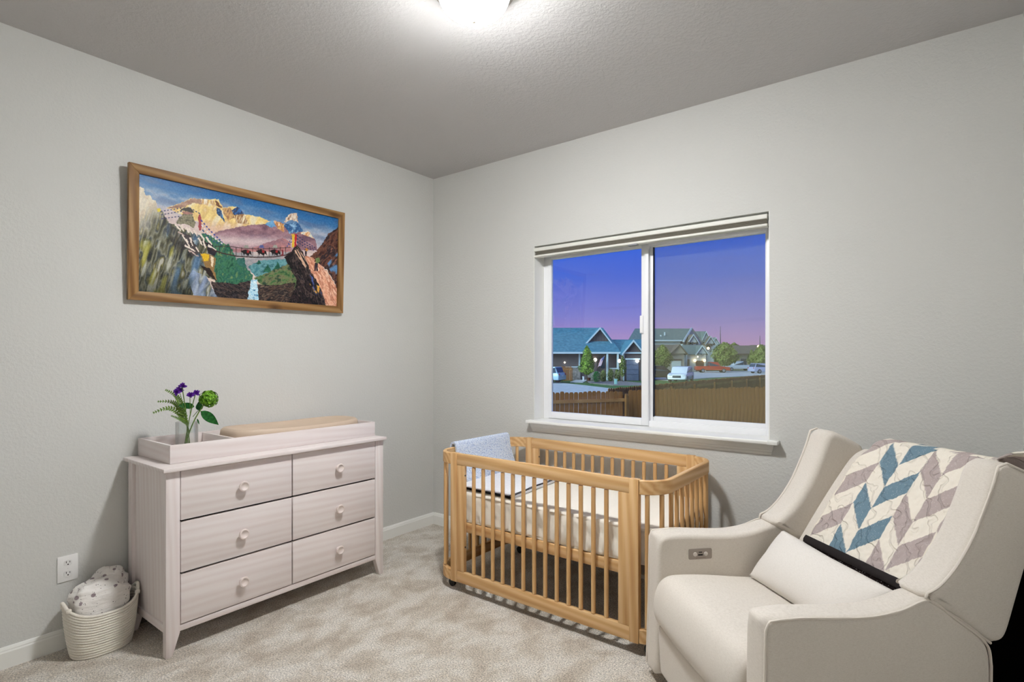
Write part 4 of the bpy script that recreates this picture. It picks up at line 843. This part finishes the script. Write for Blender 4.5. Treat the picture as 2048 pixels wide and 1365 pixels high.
# ---- black hamper in the corner behind the armchair
hm = thing('hamper', 'black fabric hamper standing in the corner behind the armchair', 'hamper', (3.25, -.19, 0))
part('body', G().box(3.09, 3.415, -.355, -.03, .0, .62, .012), M_BLACK, hm); part('rim', G().box(3.083, 3.42, -.362, -.024, .60, .635, .008), M_BLACK, hm); 
part('handle', G().tube([(3.08, -.25, .5), (3.068, -.235, .46), (3.066, -.19, .445), (3.068, -.145, .46), (3.08, -.13, .5)], .008, 8), M_BLACK, hm, 60)
# ================================================================== the street outside
GZ = -1.30
def ov(px, d): return (px-CX)/F*d
def oz(py, d): return EYE.z-(py-HY)/F*d
def ow(X, d, z=GZ): p = EYE+RX*X+AX*d; return Vector((p.x, p.y, z))
def oroot(name, label, cat, px, d, rz=0, group=None, z=GZ): return thing(name, label, cat, ow(ov(px, d), d, z), YAW+rz, group)
def gpoly(name, pts, mat, z, kind='structure'):
    P = []
    for px, py in pts: d = F*(EYE.z-GZ)/(py-HY); P.append(ow(ov(px, d), d, z))
    g = G(); lo = [Vector((p.x, p.y, GZ-.05)) for p in P]; n = len(P); g.add(P+lo, [tuple(range(n)), tuple(range(2*n-1, n-1, -1))]+[(i, (i+1) % n, n+(i+1) % n, n+i) for i in range(n)]); return solo(name, g, mat, kind=kind, smooth=0)
M_GRASS = two('lawn', (58, 96, 44), (92, 128, 58), 3.); M_CONC = two('concrete', (186, 188, 186), (206, 206, 202), 2.); M_BED = two('gravel_bed', (124, 116, 110), (160, 150, 142), 6.)
g = G(); c = ow(0, 5)
g.add([ow(-300, .9-4, GZ-.04), ow(400, -3, GZ-.04), ow(500, 420, GZ-.04), ow(-300, 420, GZ-.04)], [(0, 1, 2, 3)]); 
tag(solo('ground_lawn', g, M_GRASS, smooth=0), kind='structure')
gpoly('street', [(900, 763.5), (1112, 765), (1170, 771), (1225, 777.5), (1262, 784), (1320, 800), (1320, 880), (700, 880)], M_CONC, GZ)
gpoly('garden_bed', [(1172, 762), (1240, 762), (1300, 768), (1300, 771), (1226, 771), (1180, 766.5)], M_BED, GZ+.01)
gpoly('driveway', [(1247, 757.2), (1274, 757.2), (1340, 762), (1420, 756), (1600, 748), (1600, 741), (1400, 743), (1290, 756), (1270, 753)], M_CONC, GZ+.02)
gpoly('path', [(1140, 765), (1160, 757.5), (1182, 757.5), (1166, 765.5)], M_CONC, GZ+.03)

# ---- timber fences
M_FENCE = two('fence_cedar', (134, 80, 30), (174, 112, 50), 3., .85, 5, (9, 9, .8), .3, .7); M_FRAIL = two('fence_rail', (168, 108, 50), (196, 140, 76), 3., .85); M_FPOST = two('fence_post', (112, 70, 32), (140, 94, 46), 3., .85)
def fence(label, X0, d0, X1, d1, zt0, zt1, bw=.142, rails=(.22, .95), posts=2.4, group='cedar board fences', seed=1, side=1):
    a, b = ow(X0, d0), ow(X1, d1); L = (Vector((b.x, b.y))-Vector((a.x, a.y))).length; an = math.atan2(b.y-a.y, b.x-a.x)
    r = thing('board_fence', label, 'fence', a, an, group); h = zt0-GZ; sl = (zt1-zt0)/L; rg = random.Random(seed); n = int(L/bw)
    M = []
    for dh in (0, .012, -.014):
        hh_ = h+dh; M.append(G().prism([(-.0645, 0), (.0645, 0), (.0645, hh_-.04), (.036, hh_), (-.036, hh_), (-.0645, hh_-.04)], lambda p, q, d: (p, d, q), -.009, .009).mesh('board', M_FENCE, 0))
    for k in range(n): link('board', rg.choice(M), r, ((k+.5)*bw, rg.uniform(-.004, .004), sl*(k+.5)*bw))
    m = max(1, round(L/posts))
    for k in range(m):
        for z_ in rails:
            x0, x1 = L*k/m, L*(k+1)/m; part('rail', G().box(x0, x1, min(-side*.05, -side*.01), max(-side*.05, -side*.01), h-z_-.09, h-z_), M_FRAIL, r, 0, False).location = (0, 0, sl*(x0+x1)/2)
    for k in range(m+1): part('post', G().box(L*k/m-.045, L*k/m+.045, min(-side*.14, -side*.05), max(-side*.14, -side*.05), -.02, h-.12+sl*L*k/m), M_FPOST, r, 0, False)
    return r
fence('low cedar board fence across the yard behind the left window pane', ov(1062, 14.6), 14.6, ov(1250, 15.6), 15.6, oz(785.5, 14.6), oz(782.5, 15.6), seed=2)
fence('long cedar board fence running away along the street behind the others', ov(1216, 17.2), 17.2, ov(1216, 17.2)+1.5*(ov(1580, 35.)-ov(1216, 17.2)), 17.2+1.5*17.8, oz(777.5, 17.2), oz(777.5, 17.2)+1.5*(oz(745.5, 35.)-oz(777.5, 17.2)), rails=(.16, .9), seed=3)
fence('near cedar board fence filling the lower part of the right window pane', ov(1257, 15.9), 15.9, ov(1257, 15.9)+3.2*(ov(1575, 17.4)-ov(1257, 15.9)), 15.9+3.2*1.5, oz(780.5, 15.9), oz(780.5, 15.9)+1.4*(oz(771.5, 17.4)-oz(780.5, 15.9)), rails=(.42, 1.1), seed=4, side=-1)

# ---- houses
M_ROOF = two('shingle_blue', (66, 112, 130), (84, 134, 152), 3., .9); M_ROOF2 = two('shingle_grey', (92, 108, 108), (112, 128, 124), 3., .9); M_ROOF3 = two('shingle_brown', (98, 88, 80), (116, 104, 94), 3., .9)
M_SIDE = two('siding_taupe', (98, 86, 84), (108, 96, 94), 4., .8, sc=(1, 1, 14)); M_SIDEW = two('siding_white', (176, 190, 192), (192, 202, 202), 4., .8, sc=(1, 1, 10)); M_SIDEB = plain('siding_tan', (150, 142, 128), .8)
M_HTRIM = plain('house_trim', (196, 210, 214), .6); M_GAR = two('garage_panel', (96, 104, 124), (106, 114, 134), 6., .6); M_GARW = plain('garage_white', (186, 194, 190), .6); M_STONE = two('stone_base', (120, 112, 106), (164, 152, 142), 5., .9); M_WIN = plain('far_window', (44, 54, 66), .15); M_DOOR = plain('far_door', (62, 54, 52), .6)
M_LAMP = emit('porch_lamp', (255, 240, 214), 7.); M_LAMPW = emit('porch_lamp_warm', (255, 214, 150), 7.)
class House:
    def __init__(s, label, px, d, name='house'): s.d = d; s.px0 = px; s.r = oroot(name, label, 'house', px, d, 0, 'houses across the street'); s.X0 = ov(px, d)
    def x(s, px, dd=0): return ov(px, s.d+dd)-s.X0
    def z(s, py, dd=0): return oz(py, s.d+dd)-GZ
    def box(s, nm, px0, px1, py0, py1, y0, y1, mat, parent=None, dd=0, bottom=None):
        z1 = s.z(py0, dd); z0 = s.z(py1, dd) if bottom is None else bottom
        return part(nm, G().box(s.x(px0, dd), s.x(px1, dd), y0, y1, z0, z1), mat, parent or s.r, 0, False)
    def gable(s, pxl, pxp, pxr, pyb, pyp, y0, depth, wall, roof, over=.35, trim=True):
        """gable end facing the viewer, roof running back"""
        xl, xp, xr, zb, zp = s.x(pxl), s.x(pxp), s.x(pxr), s.z(pyb), s.z(pyp)
        part('gable_wall', G().prism([(xl+.2, zb), (xr-.2, zb), (xp, zp-.15)], lambda a, b, d: (a, d, b), y0, y0+.2), wall, s.r, 0, False)
        t = .14
        for (xa, sg) in ((xl, -1), (xr, 1)):
            ro = part('roof_slope', G().prism([(xp, zp), (xa+sg*over*.3, zb-.1), (xa+sg*over*.3, zb-.1-t), (xp, zp-t)], lambda a, b, d: (a, d, b), y0-over, y0+depth), roof, s.r, 0, False)
            if trim: part('bargeboard', G().prism([(xp, zp+.02), (xa+sg*over*.34, zb-.12), (xa+sg*over*.34, zb-.36), (xp, zp-.24)], lambda a, b, d: (a, d, b), y0-over-.06, y0-over), M_HTRIM, ro, 0, False)
    def slope(s, px0, px1, pyr, pye, ye, yr, mat, thick=.15, px0r=None, px1r=None):
        """roof plane facing the viewer: eave nearer, ridge further back (pixels taken at their own depth)"""
        A = [Vector((s.x(px0, ye), ye, s.z(pye, ye))), Vector((s.x(px1, ye), ye, s.z(pye, ye))), Vector((s.x(px1r or px1, yr), yr, s.z(pyr, yr))), Vector((s.x(px0r or px0, yr), yr, s.z(pyr, yr)))]
        g = G(); dn = Vector((0, 0, -thick)); g.add(A+[p+dn for p in A], [(0, 1, 2, 3), (7, 6, 5, 4), (0, 4, 5, 1), (1, 5, 6, 2), (2, 6, 7, 3), (3, 7, 4, 0)])
        return part('roof_slope', g, mat, s.r, 0, False)
    def lamp(s, px, py, y, r=.16, mat=None):
        part('wall_lamp', G().lathe([(.02, -r), (r*.8, -r*.6), (r, 0), (r*.8, r*.6), (.02, r)], (s.x(px, y), y, s.z(py, y)), 10), mat or M_LAMP, s.r, 180, False)
# house 1: taupe ranch with twin gables and blue-grey garage door
h = House('taupe bungalow with twin gables, porch and blue-grey garage door', 1190, 62)
wl = h.box('wall', 1060, 1240, 708, 760, .6, 9, M_SIDE, bottom=0); h.box('garage_wall', 1240.5, 1281, 706, 760, -1.2, 7, M_SIDE, bottom=0); h.box('wall', 1281, 1297, 709, 760, 4.5, 9, M_SIDE, bottom=0)
h.slope(1058, 1243, 656, 705.5, -.2, 4.6, M_ROOF, px1r=1206); h.slope(1222, 1284, 679.5, 707, .2, 3.6, M_ROOF, px1r=1284); h.slope(1282, 1298, 684, 708, 4.2, 7, M_ROOF)
h.gable(1175, 1204.5, 1229, 686, 653.5, 1.9, 4.5, M_SIDE, M_ROOF); h.gable(1240, 1260.5, 1281, 706, 681, -1.3, 6, M_SIDE, M_ROOF)
h.box('eave_trim', 1058, 1241, 704.5, 708, -.35, -.15, M_HTRIM); h.box('garage_trim', 1240.5, 1281, 705, 708, -1.45, -1.25, M_HTRIM)
h.box('corner_trim', 1158.5, 1161.5, 708, 760, .4, .62, M_HTRIM, bottom=0); h.box('corner_trim', 1240.5, 1243.5, 708, 760, -1.4, -1.2, M_HTRIM, bottom=0); h.box('corner_trim', 1277.5, 1281, 708, 760, -1.4, -1.2, M_HTRIM, bottom=0)
for px in (1214, 1235): h.box('porch_column', px-1.6, px+1.6, 708, 760, -.3, 0, M_HTRIM, bottom=0)
gd = h.box('garage_door', 1248.5, 1272, 720, 760, -1.3, -1.18, M_GAR, bottom=0)
for k in range(1, 4): h.box('door_groove', 1248.5, 1272, 720+k*9.4, 720.5+k*9.4, -1.32, -1.3, plain('groove', (70, 76, 94), .6), gd)
h.box('garage_lintel', 1246, 1274.5, 717, 720, -1.38, -1.2, M_HTRIM); h.box('stone_base', 1140, 1161, 735, 760, .3, .6, M_STONE, bottom=0); h.box('stone_base', 1176, 1200, 744, 760, -.1, .6, M_STONE, bottom=0); h.box('stone_base', 1222, 1241, 738, 760, -.1, .6, M_STONE, bottom=0)
h.box('ledge', 1131, 1162, 733.5, 735.5, .25, .6, M_HTRIM); h.box('ledge', 1221, 1241, 736.5, 738.5, -.15, .6, M_HTRIM); h.box('porch_door', 1195, 1202, 715, 760, .5, .6, M_DOOR, bottom=0); h.box('window', 1203, 1211, 718, 737, .5, .6, M_WIN)
for px, py, y in ((1129.5, 725.5, .5), (1190.5, 720, .4), (1239, 722.5, -1.6), (1274.5, 722.5, -1.6)): h.lamp(px, py, y, .09 if px < 1150 else .2)
# battens on the gable
for k in range(9): 
    px = 1180+k*5.6; hgt = 686-max(2, 30-abs(px-1204.5)*1.25); h.box('batten', px-.35, px+.35, hgt, 686, 1.86, 1.92, plain('batten', (84, 76, 78), .8))
# house 2: two-storey pale house with big grey roof
h = House('pale two-storey house with a long grey roof behind the parked cars', 1330, 104)
h.box('wall', 1262, 1367, 681, 745, 2, 14, M_SIDEW, bottom=0); h.slope(1256, 1368, 657.5, 681, 1.4, 8, M_ROOF2, px0r=1270, px1r=1383); h.box('eave_trim', 1256, 1368, 680, 682.5, 1.2, 1.5, M_HTRIM)
g = G(); pts = [(1368, 682, 1.4), (1383, 657.5, 8), (1402, 683, 14), (1402, 746, 14), (1368, 746, 1.4)]
def hv(px, py, y): return (h.x(px, y), y, h.z(py, y))
g.add([hv(*p) for p in pts], [(0, 1, 2, 3, 4)]); part('end_wall', g, M_SIDEW, h.r, 0, False)
g = G(); q_ = [hv(1367, 683, 1.0), hv(1383, 657, 8), hv(1404, 685, 14.4)]; g.tube(q_, .22, 4); part('bargeboard', g, M_HTRIM, h.r, 0, False)
h.gable(1380, 1391.5, 1402, 685, 668, 1.6, 5, M_SIDEW, M_ROOF3)
for px in (1370, 1379, 1388, 1397): h.box('window', px, px+2.4, 684, 690, -.2+1.2, 1.35, M_WIN)
for px, py in ((1331, 669), (1339, 663)): h.box('roof_vent', px, px+1.6, py, py+7, 3.4, 3.8, M_HTRIM)
# its garages
h = House('tan garage wing with a pale roller door beside the white garage', 1345, 96)
h.box('wall', 1300, 1368, 707, 745, 0, 3, M_SIDEB, bottom=0); h.slope(1296, 1350, 690, 708, -.6, 2.5, M_ROOF3); h.gable(1338, 1357.5, 1372.5, 707.5, 689, -.4, 3.2, M_SIDEB, M_ROOF3, .4, False)
g_ = h.box('garage_door', 1343, 1361.5, 722, 745, -.12, .02, M_GARW, bottom=0); h.box('door_frame', 1341, 1363.5, 718.5, 722, -.2, .02, plain('frame_brown', (96, 78, 66), .7))
h = House('white garage with two bright lamps beside its dark door', 1392, 100)
h.box('wall', 1368.5, 1412, 708, 745, 0, 5, M_SIDEW, bottom=0); h.slope(1364, 1404, 690.5, 708.5, -.5, 3, M_ROOF2, px1r=1401); h.gable(1390, 1402, 1414, 708, 691, -.3, 5, M_SIDEW, M_ROOF2)
h.box('garage_door', 1391.5, 1407.5, 722, 745, -.1, .05, plain('garage_dark', (96, 74, 60), .7), bottom=0); h.box('door', 1372.5, 1379, 719, 745, -.1, .05, M_DOOR, bottom=0); h.box('post', 1370.3, 1371.6, 709, 745, -.8, -.6, M_HTRIM, bottom=0)
for px in (1389.8, 1408.8): h.lamp(px, 721.5, -.4, .26, M_LAMPW)
h.lamp(1395.5, 714, -.4, .12)
h = House('second pale gabled house further down the row', 1405, 122)
h.box('wall', 1388, 1412, 682, 741, 0, 10, M_SIDEW, bottom=0); h.gable(1399, 1411.5, 1424, 690, 663, 0, 10, M_SIDEW, M_ROOF2); h.box('wall', 1410, 1424, 690, 741, .3, 8, M_SIDEW, bottom=0); h.slope(1384, 1411, 663, 684, -.6, 4, M_ROOF2, px1r=1411); h.gable(1406, 1416, 1425, 688, 673, -1.4, 5, M_SIDEW, M_ROOF3)
h.box('window', 1415, 1419, 692, 697, -.1, .3, M_WIN); h.lamp(1416.5, 697, -1.5, .3, M_LAMPW)
h = House('third small gabled roof at the far end of the row', 1430, 140)
h.box('wall', 1420, 1440, 690, 738, 0, 10, M_SIDEW, bottom=0); h.gable(1421, 1431, 1441, 692, 675, 0, 8, M_SIDEW, M_ROOF2)
h = House('low tan bungalow between the trees on the right', 1490, 112)
h.box('wall', 1462, 1516, 708, 742, 0, 9, M_SIDEB, bottom=0); h.slope(1456, 1520, 691.5, 708.5, -.7, 4, M_ROOF3, px0r=1462, px1r=1513); h.box('window', 1482, 1493, 718, 730, -.1, .02, M_WIN); h.box('eave_trim', 1456, 1520, 707.5, 709.5, -.85, -.7, plain('eave_brown', (96, 80, 70), .7))
h = House('dark roofed house at the far right edge of the view', 1530, 128)
h.box('wall', 1505, 1570, 703, 740, 0, 9, M_SIDEB, bottom=0); h.slope(1500, 1575, 690.5, 703.5, -.7, 4, M_ROOF3); h.lamp(1517, 693.5, -2, .3, M_LAMPW)
h = House('pale house end just showing at the far left edge', 1085, 74)
h.box('wall', 1040, 1100, 708, 754, 0, 9, M_SIDEW, bottom=0); h.gable(1040, 1070, 1108, 706, 670, -.2, 8, M_SIDEW, M_ROOF2)

# ---- little fence, planter, utility box, flag, poles
fence('small tan board fence beside the taupe bungalow', ov(1075, 60.5), 60.5, ov(1144, 60.5), 60.5, oz(733, 60.5), oz(733, 60.5), .2, (.3,), 3., 'cedar board fences', 6)
def small(nm, lab, cat, px, d, parts):
    r = oroot(nm, lab, cat, px, d)
    for pn_, g_, m_ in parts: part(pn_, g_, m_, r, 30, False)
    return r
small('utility_box', 'small pale green utility box on the lawn', 'utility box', 1231.5, 52.5, [('body', G().box(-.13, .13, -.13, .13, 0, .48, .02), plain('util_green', (150, 196, 186), .6)), ('lid', G().box(-.15, .15, -.15, .15, .46, .52, .015), plain('util_green', (150, 196, 186)))])
small('white_planter', 'tall white planter by the bungalow porch', 'planter', 1167, 60, [('pot', G().lathe([(.09, 0), (.12, .46), (.14, .5), (.11, .5)], (0, 0, 0), 14), plain('planter_white', (220, 226, 228), .5)), ('soil', G().lathe([(.11, .48), (.02, .485)], (0, 0, 0), 12), M_DARK)])
small('terracotta_pot', 'brown flower pot near the bungalow porch', 'pot', 1177.5, 60, [('pot', G().lathe([(.16, 0), (.22, .32), (.24, .34), (.2, .36)], (0, 0, 0), 14), plain('terracotta', (96, 52, 36), .8)), ('soil', G().lathe([(.2, .34), (.02, .345)], (0, 0, 0), 12), M_DARK)])
fl = oroot('porch_flag', 'red, white and blue striped flag angled from the bungalow porch post', 'flag', 1197, 61.2)
fz = lambda py: oz(py, 61.2)-GZ
part('pole', G().tube([(0, .3, fz(729)), (.62, -.5, fz(712))], .03, 6), plain('flag_pole', (170, 150, 120), .5), fl, 60, False)
for k in range(7):
    a0, a1 = k/7, (k+1)/7
    def fp(t, q): return Vector((.60-.42*t, -.48+.5*t, fz(712.5)-.75*t*.55-q*.95-.08*math.sin(t*7)*q))-Vector((q*.32, 0, 0))
    g = G(); g.add([fp(a0, .0), fp(a1, .0), fp(a1, 1), fp(a0, 1)], [(0, 1, 2, 3)]); g.add([fp(a0, .0)+Vector((0, .02, 0)), fp(a1, .0)+Vector((0, .02, 0)), fp(a1, 1)+Vector((0, .02, 0)), fp(a0, 1)+Vector((0, .02, 0))], [(0, 1, 2, 3)])
    part('stripe', g, plain('flag_red', (150, 52, 66), .8) if k % 2 == 0 else plain('flag_white', (206, 206, 216), .8), fl, 0, False)
g = G(); g.add([fp(-.02, 0)+Vector((0, -.03, 0)), fp(.5, 0)+Vector((0, -.03, 0)), fp(.5, .42)+Vector((0, -.03, 0)), fp(-.02, .42)+Vector((0, -.03, 0))], [(0, 1, 2, 3)]); part('canton', g, plain('flag_blue', (70, 80, 130), .8), fl, 0, False)
for px, py0, lab in ((1440.8, 653, 'tall thin dark mast rising behind the houses'), (1519.8, 672, 'shorter thin dark mast at the far right above the roofs')):
    d = 150; r = oroot('radio_mast', lab, 'mast', px, d); hgt = oz(py0, d)-GZ; part('pole', G().tube([(0, 0, 0), (0, 0, hgt*.6), (0, 0, hgt)], [.2, .14, .05], 6), plain('mast_dark', (70, 74, 92), .6), r, 60, False); part('base', G().box(-.4, .4, -.4, .4, 0, .4), M_CONC, r, 0, False)

# ---- trees and shrubs
M_TRUNK = two('bark', (66, 52, 44), (96, 80, 66), 8.)
def leaves(g, n, fn, size, rg):
    for _ in range(n):
        c, nr = fn(rg); a1 = nr.orthogonal().normalized(); a2 = nr.cross(a1); an = rg.random()*6.28; u = a1*math.cos(an)+a2*math.sin(an); w = nr.cross(u); s = size*rg.uniform(.6, 1.3)
        g.add([c-u*s, c+w*s*.55, c+u*s, c-w*s*.55], [(0, 1, 2, 3)])
def tree(label, px, d, h_, prof, mat, size, n, trunk=.25, seed=1, name='tree', cat='tree', group='trees across the street'):
    r = oroot(name, label, cat, px, d, 0, group); rg = random.Random(seed); zs = [p[0] for p in prof]
    def rad(t):
        for (a, ra), (b, rb) in zip(prof, prof[1:]):
            if a <= t <= b: return ra+(rb-ra)*(t-a)/(b-a)
        return 0
    def fn(rg):
        while 1:
            t = rg.uniform(zs[0], zs[-1]); R = rad(t)
            if rg.random() < R/max(p[1] for p in prof)+.1: break
        th = rg.random()*6.28; lump = 1+.22*math.sin(th*3+t*11+seed)+.15*math.sin(th*5-t*17); rr = R*lump*math.sqrt(rg.uniform(.35, 1)); v = Vector((math.cos(th)*rr, math.sin(th)*rr, t*h_))
        return v, Vector((math.cos(th)+rg.gauss(0, .5), math.sin(th)+rg.gauss(0, .5), .35+rg.gauss(0, .5))).normalized()
    g = G(); leaves(g, n, fn, size, rg); part('foliage', g, mat, r, 0, False, recalc=False)
    g = G(); tw = max(.035, h_*.012); g.tube([(0, 0, 0), (.02, 0, h_*.4), (0, .02, h_*.85)], [tw, tw*.8, tw*.2], 7)
    for k in range(5): z_ = h_*(.3+.1*k); th = k*2.4; q = rad(z_/h_)*.75; g.tube([(0, 0, z_), (math.cos(th)*q, math.sin(th)*q, z_+q*.7)], [tw*.4, tw*.1], 5)
    part('trunk', g, M_TRUNK, r, 60, False); return r
M_T1 = two('foliage_bright', (64, 100, 22), (156, 184, 72), 9., lo=.4, hi=.6); M_T2 = two('foliage_olive', (72, 88, 32), (150, 160, 84), 7., lo=.4, hi=.6); M_T3 = two('foliage_deep', (20, 74, 30), (62, 132, 66), 9., lo=.4, hi=.6)
hgt = lambda py0, d: oz(py0, d)-GZ
tree('bright green young street tree in front of the bungalow', 1174, 54.5, hgt(692, 54.5), [(.24, .15), (.32, .72), (.5, .68), (.62, .62), (.75, .42), (.9, .26), (1, .05)], M_T1, .10, 2600, seed=1)
tree('slender sapling in front of the blue-grey garage door', 1245.5, 58, hgt(711, 58), [(.2, .1), (.4, .34), (.7, .3), (1, .05)], M_T2, .085, 700, seed=2)
tree('round leafy tree behind the dark parked truck', 1325, 78, hgt(690, 78), [(.25, .6), (.45, 1.25), (.7, 1.1), (.9, .6), (1, .1)], M_T2, .16, 2200, seed=3)
tree('broad leafy tree in front of the tan bungalow', 1449, 97, hgt(686, 97), [(.22, .8), (.4, 2.0), (.65, 2.15), (.85, 1.5), (1, .3)], M_T2, .2, 3000, seed=4)
tree('leafy tree cut by the right edge of the window', 1522, 94, hgt(690, 94), [(.22, .6), (.4, 1.35), (.7, 1.3), (1, .2)], M_T2, .18, 2200, seed=5)
tree('small distant tree top just above the far roofs', 1468, 170, hgt(687, 170), [(.3, 2), (.6, 3.2), (1, .5)], M_T2, .4, 1200, seed=6)
tree('thin young tree standing by the white garage post', 1503, 100, hgt(700, 100), [(.25, .3), (.5, .8), (1, .1)], M_T2, .15, 900, seed=12)
def shrub(label, px, d, w, h_, mat, n, seed): tree(label, px, d, h_, [(0, w*.55), (.3, w*.95), (.65, w), (.9, w*.6), (1, .1)], mat, .06, n, seed=seed, name='shrub', cat='shrub', group='shrubs in front of the bungalow')
shrub('round dark green shrub left of the olive hedge', 1193.5, 57.5, .42, 1.12, M_T3, 900, 7)
shrub('olive shrub just right of the dark green one', 1206.5, 58.3, .34, 1.22, M_T2, 900, 8); shrub('olive shrub in the middle of the hedge row', 1221, 59.0, .36, 1.35, M_T2, 900, 9); shrub('darker olive shrub nearest the garage', 1234.5, 59.2, .30, 1.3, M_T2, 800, 10); shrub('low shrub at the foot of the small tan fence', 1119, 58.5, .5, .75, M_T2, 700, 11)

# ---- parked vehicles
M_TYRE = plain('tyre', (26, 26, 28), .8); M_RIM = plain('wheel_rim', (150, 154, 160), .3, .7); M_CWIN = plain('car_glass', (52, 70, 88), .08); M_HEAD = plain('headlight', (220, 228, 232), .15); M_TAIL = plain('tail_light', (150, 30, 30), .3)
def car(name, label, px, d, yaw, col, body, cabin, L, Wd, bed=None, plat=None):
    """local: +x is the nose; body and cabin outlines in (x, z)"""
    r = oroot(name, label, 'car' if name != 'pickup_truck' else 'pickup truck', px, d, yaw, 'parked vehicles'); paint_ = plain('paint_%d_%d_%d' % col, col, .22, .1, .5)
    f = lambda a, b, q: (a, q, b)
    b = part('body', G().prism(body, f, -Wd/2, Wd/2, .07, 3), paint_, r, 40, False)
    w2 = Wd/2-.12; part('cabin', G().prism(cabin, f, -w2, w2, .05, 2), paint_, r, 40, False)
    cx0, cx1 = min(p[0] for p in cabin), max(p[0] for p in cabin); zt = max(p[1] for p in cabin); zb = min(p[1] for p in cabin); up = sorted([p for p in cabin if p[1] > zt-.02]); lo = sorted([p for p in cabin if p[1] < zb+.02])
    x_lo0, x_lo1, x_up0, x_up1 = lo[0][0], lo[-1][0], up[0][0], up[-1][0]
    m = lambda xa, xb, t: xa+(xb-xa)*t
    for s in (1, -1):
        nw = 2 if L > 4.6 and bed is None else 1
        for k in range(nw):
            t0, t1 = k/nw+.04, (k+1)/nw-.04; q = [(m(x_lo0, x_lo1, t0)+.02, zb+.06), (m(x_lo0, x_lo1, t1)-.02, zb+.06), (m(x_up0, x_up1, t1)+.02, zt-.09), (m(x_up0, x_up1, t0)-.02, zt-.09)]
            part('side_window', G().prism(q, f, s*w2-.01, s*w2+.012), M_CWIN, r, 0, False)
    for xa, xb, nm in ((x_lo1, x_up1, 'windscreen'), (x_lo0, x_up0, 'rear_window')):
        sg = 1 if nm == 'windscreen' else -1; q = [(m(xa, xb, .12), m(zb, zt, .12)), (m(xa, xb, .88), m(zb, zt, .88)), (m(xa, xb, .88)+sg*.03, m(zb, zt, .88)+.01), (m(xa, xb, .12)+sg*.03, m(zb, zt, .12)+.01)]
        part(nm, G().prism(q, f, -w2+.1, w2-.1), M_CWIN, r, 0, False)
    xs = (-L*.30, L*.31)
    for xw in xs:
        for s in (1, -1):
            y0 = s*(Wd/2-.2); w = part('wheel', G().lathe([(.20, min(y0, y0+s*.22)), (.34, min(y0, y0+s*.22)), (.36, y0+s*.11), (.34, max(y0, y0+s*.22)), (.20, max(y0, y0+s*.22))], (xw, 0, .36), 20, axis='y'), M_TYRE, r, 40, False)
            part('rim', G().lathe([(.21, 0), (.19, s*.012), (.03, s*.02)], (xw, y0+s*.22, .36), 14, axis='y'), M_RIM, w, 40, False)
    xn, xt = max(p[0] for p in body), min(p[0] for p in body)
    for s in (1, -1):
        part('headlight', G().box(xn-.08, xn+.012, s*(Wd/2-.28)-.16, s*(Wd/2-.28)+.16, .72, .87, .02), M_HEAD, r, 40, False); part('tail_light', G().box(xt-.012, xt+.06, s*(Wd/2-.2)-.09, s*(Wd/2-.2)+.09, .8, 1.0, .02), M_TAIL, r, 40, False)
    part('grille', G().box(xn-.05, xn+.015, -.42, .42, .52, .78, .01), plain('grille', (70, 76, 84), .4), r, 40, False); part('bumper', G().box(xn-.12, xn+.04, -Wd/2+.1, Wd/2-.1, .36, .5, .03), paint_, r, 40, False)
    if bed: part('truck_bed', G().box(bed[0], bed[1], -Wd/2+.12, Wd/2-.12, .95, 1.06), M_DARK, r, 0, False)
    if plat: part('number_plate', G().box(xt-.02, xt, -.16, .16, .68, .8), M_HEAD, r, 0, False)
    return r
SUVB = [(-2.3, .32), (2.25, .32), (2.34, .55), (2.28, .86), (1.25, 1.0), (-2.2, 1.05), (-2.33, .8)]; SUVC = [(-2.15, 1.0), (1.22, .99), (.42, 1.62), (-1.85, 1.66)]
PKB = [(-2.75, .45), (2.65, .42), (2.75, .65), (2.7, .98), (1.35, 1.1), (-2.72, 1.12), (-2.78, .8)]; PKC = [(-.72, 1.08), (1.25, 1.08), (.78, 1.80), (-.62, 1.84)]
car('car', 'white crossover car facing the fence, nearest vehicle in the right pane', 1362, 57, math.radians(-118), (226, 232, 236), SUVB, SUVC, 4.7, 1.86)
car('car', 'dark brown sport utility car parked on the bungalow driveway', 1317, 62.6, math.radians(0), (44, 36, 36), SUVB, SUVC, 4.7, 1.9)
car('pickup_truck', 'red pickup truck parked by the white garage', 1424, 92, math.radians(-8), (176, 62, 34), PKB, PKC, 5.5, 1.95, (-2.6, -.8))
car('pickup_truck', 'white pickup truck parked near the broad tree', 1477, 104, math.radians(180), (206, 220, 228), PKB, PKC, 5.5, 1.95, (-2.6, -.8))
car('car', 'pale car cut by the right edge of the window', 1527, 88, math.radians(12), (170, 176, 206), SUVB, SUVC, 4.6, 1.8)
car('car', 'pale blue car cut by the left edge of the window', 1084, 56, math.radians(150), (176, 206, 222), SUVB, SUVC, 4.7, 1.86, None, True)

# ---- low wooded rise on the horizon
g = G(); rg = random.Random(4); n_ = 90; P_ = []
for k in range(n_+1):
    X_ = -260+k*8.; P_.append((X_, 5.0+2.2*math.sin(k*.37)+1.6*math.sin(k*.9+1)+rg.uniform(-.4, .4)))
A_ = [g.bm.verts.new(ow(x_, 330, GZ-.5)) for x_, h_ in P_]; B_ = [g.bm.verts.new(ow(x_, 345, GZ+h_)) for x_, h_ in P_]; D_ = [g.bm.verts.new(ow(x_, 400, GZ-.5)) for x_, h_ in P_]
for k in range(n_): g.bm.faces.new([A_[k], A_[k+1], B_[k+1], B_[k]]); g.bm.faces.new([B_[k], B_[k+1], D_[k+1], D_[k]])
tag(solo('wooded_hills', g, two('hill_green', (70, 84, 66), (92, 104, 82), .3), smooth=60), kind='structure')
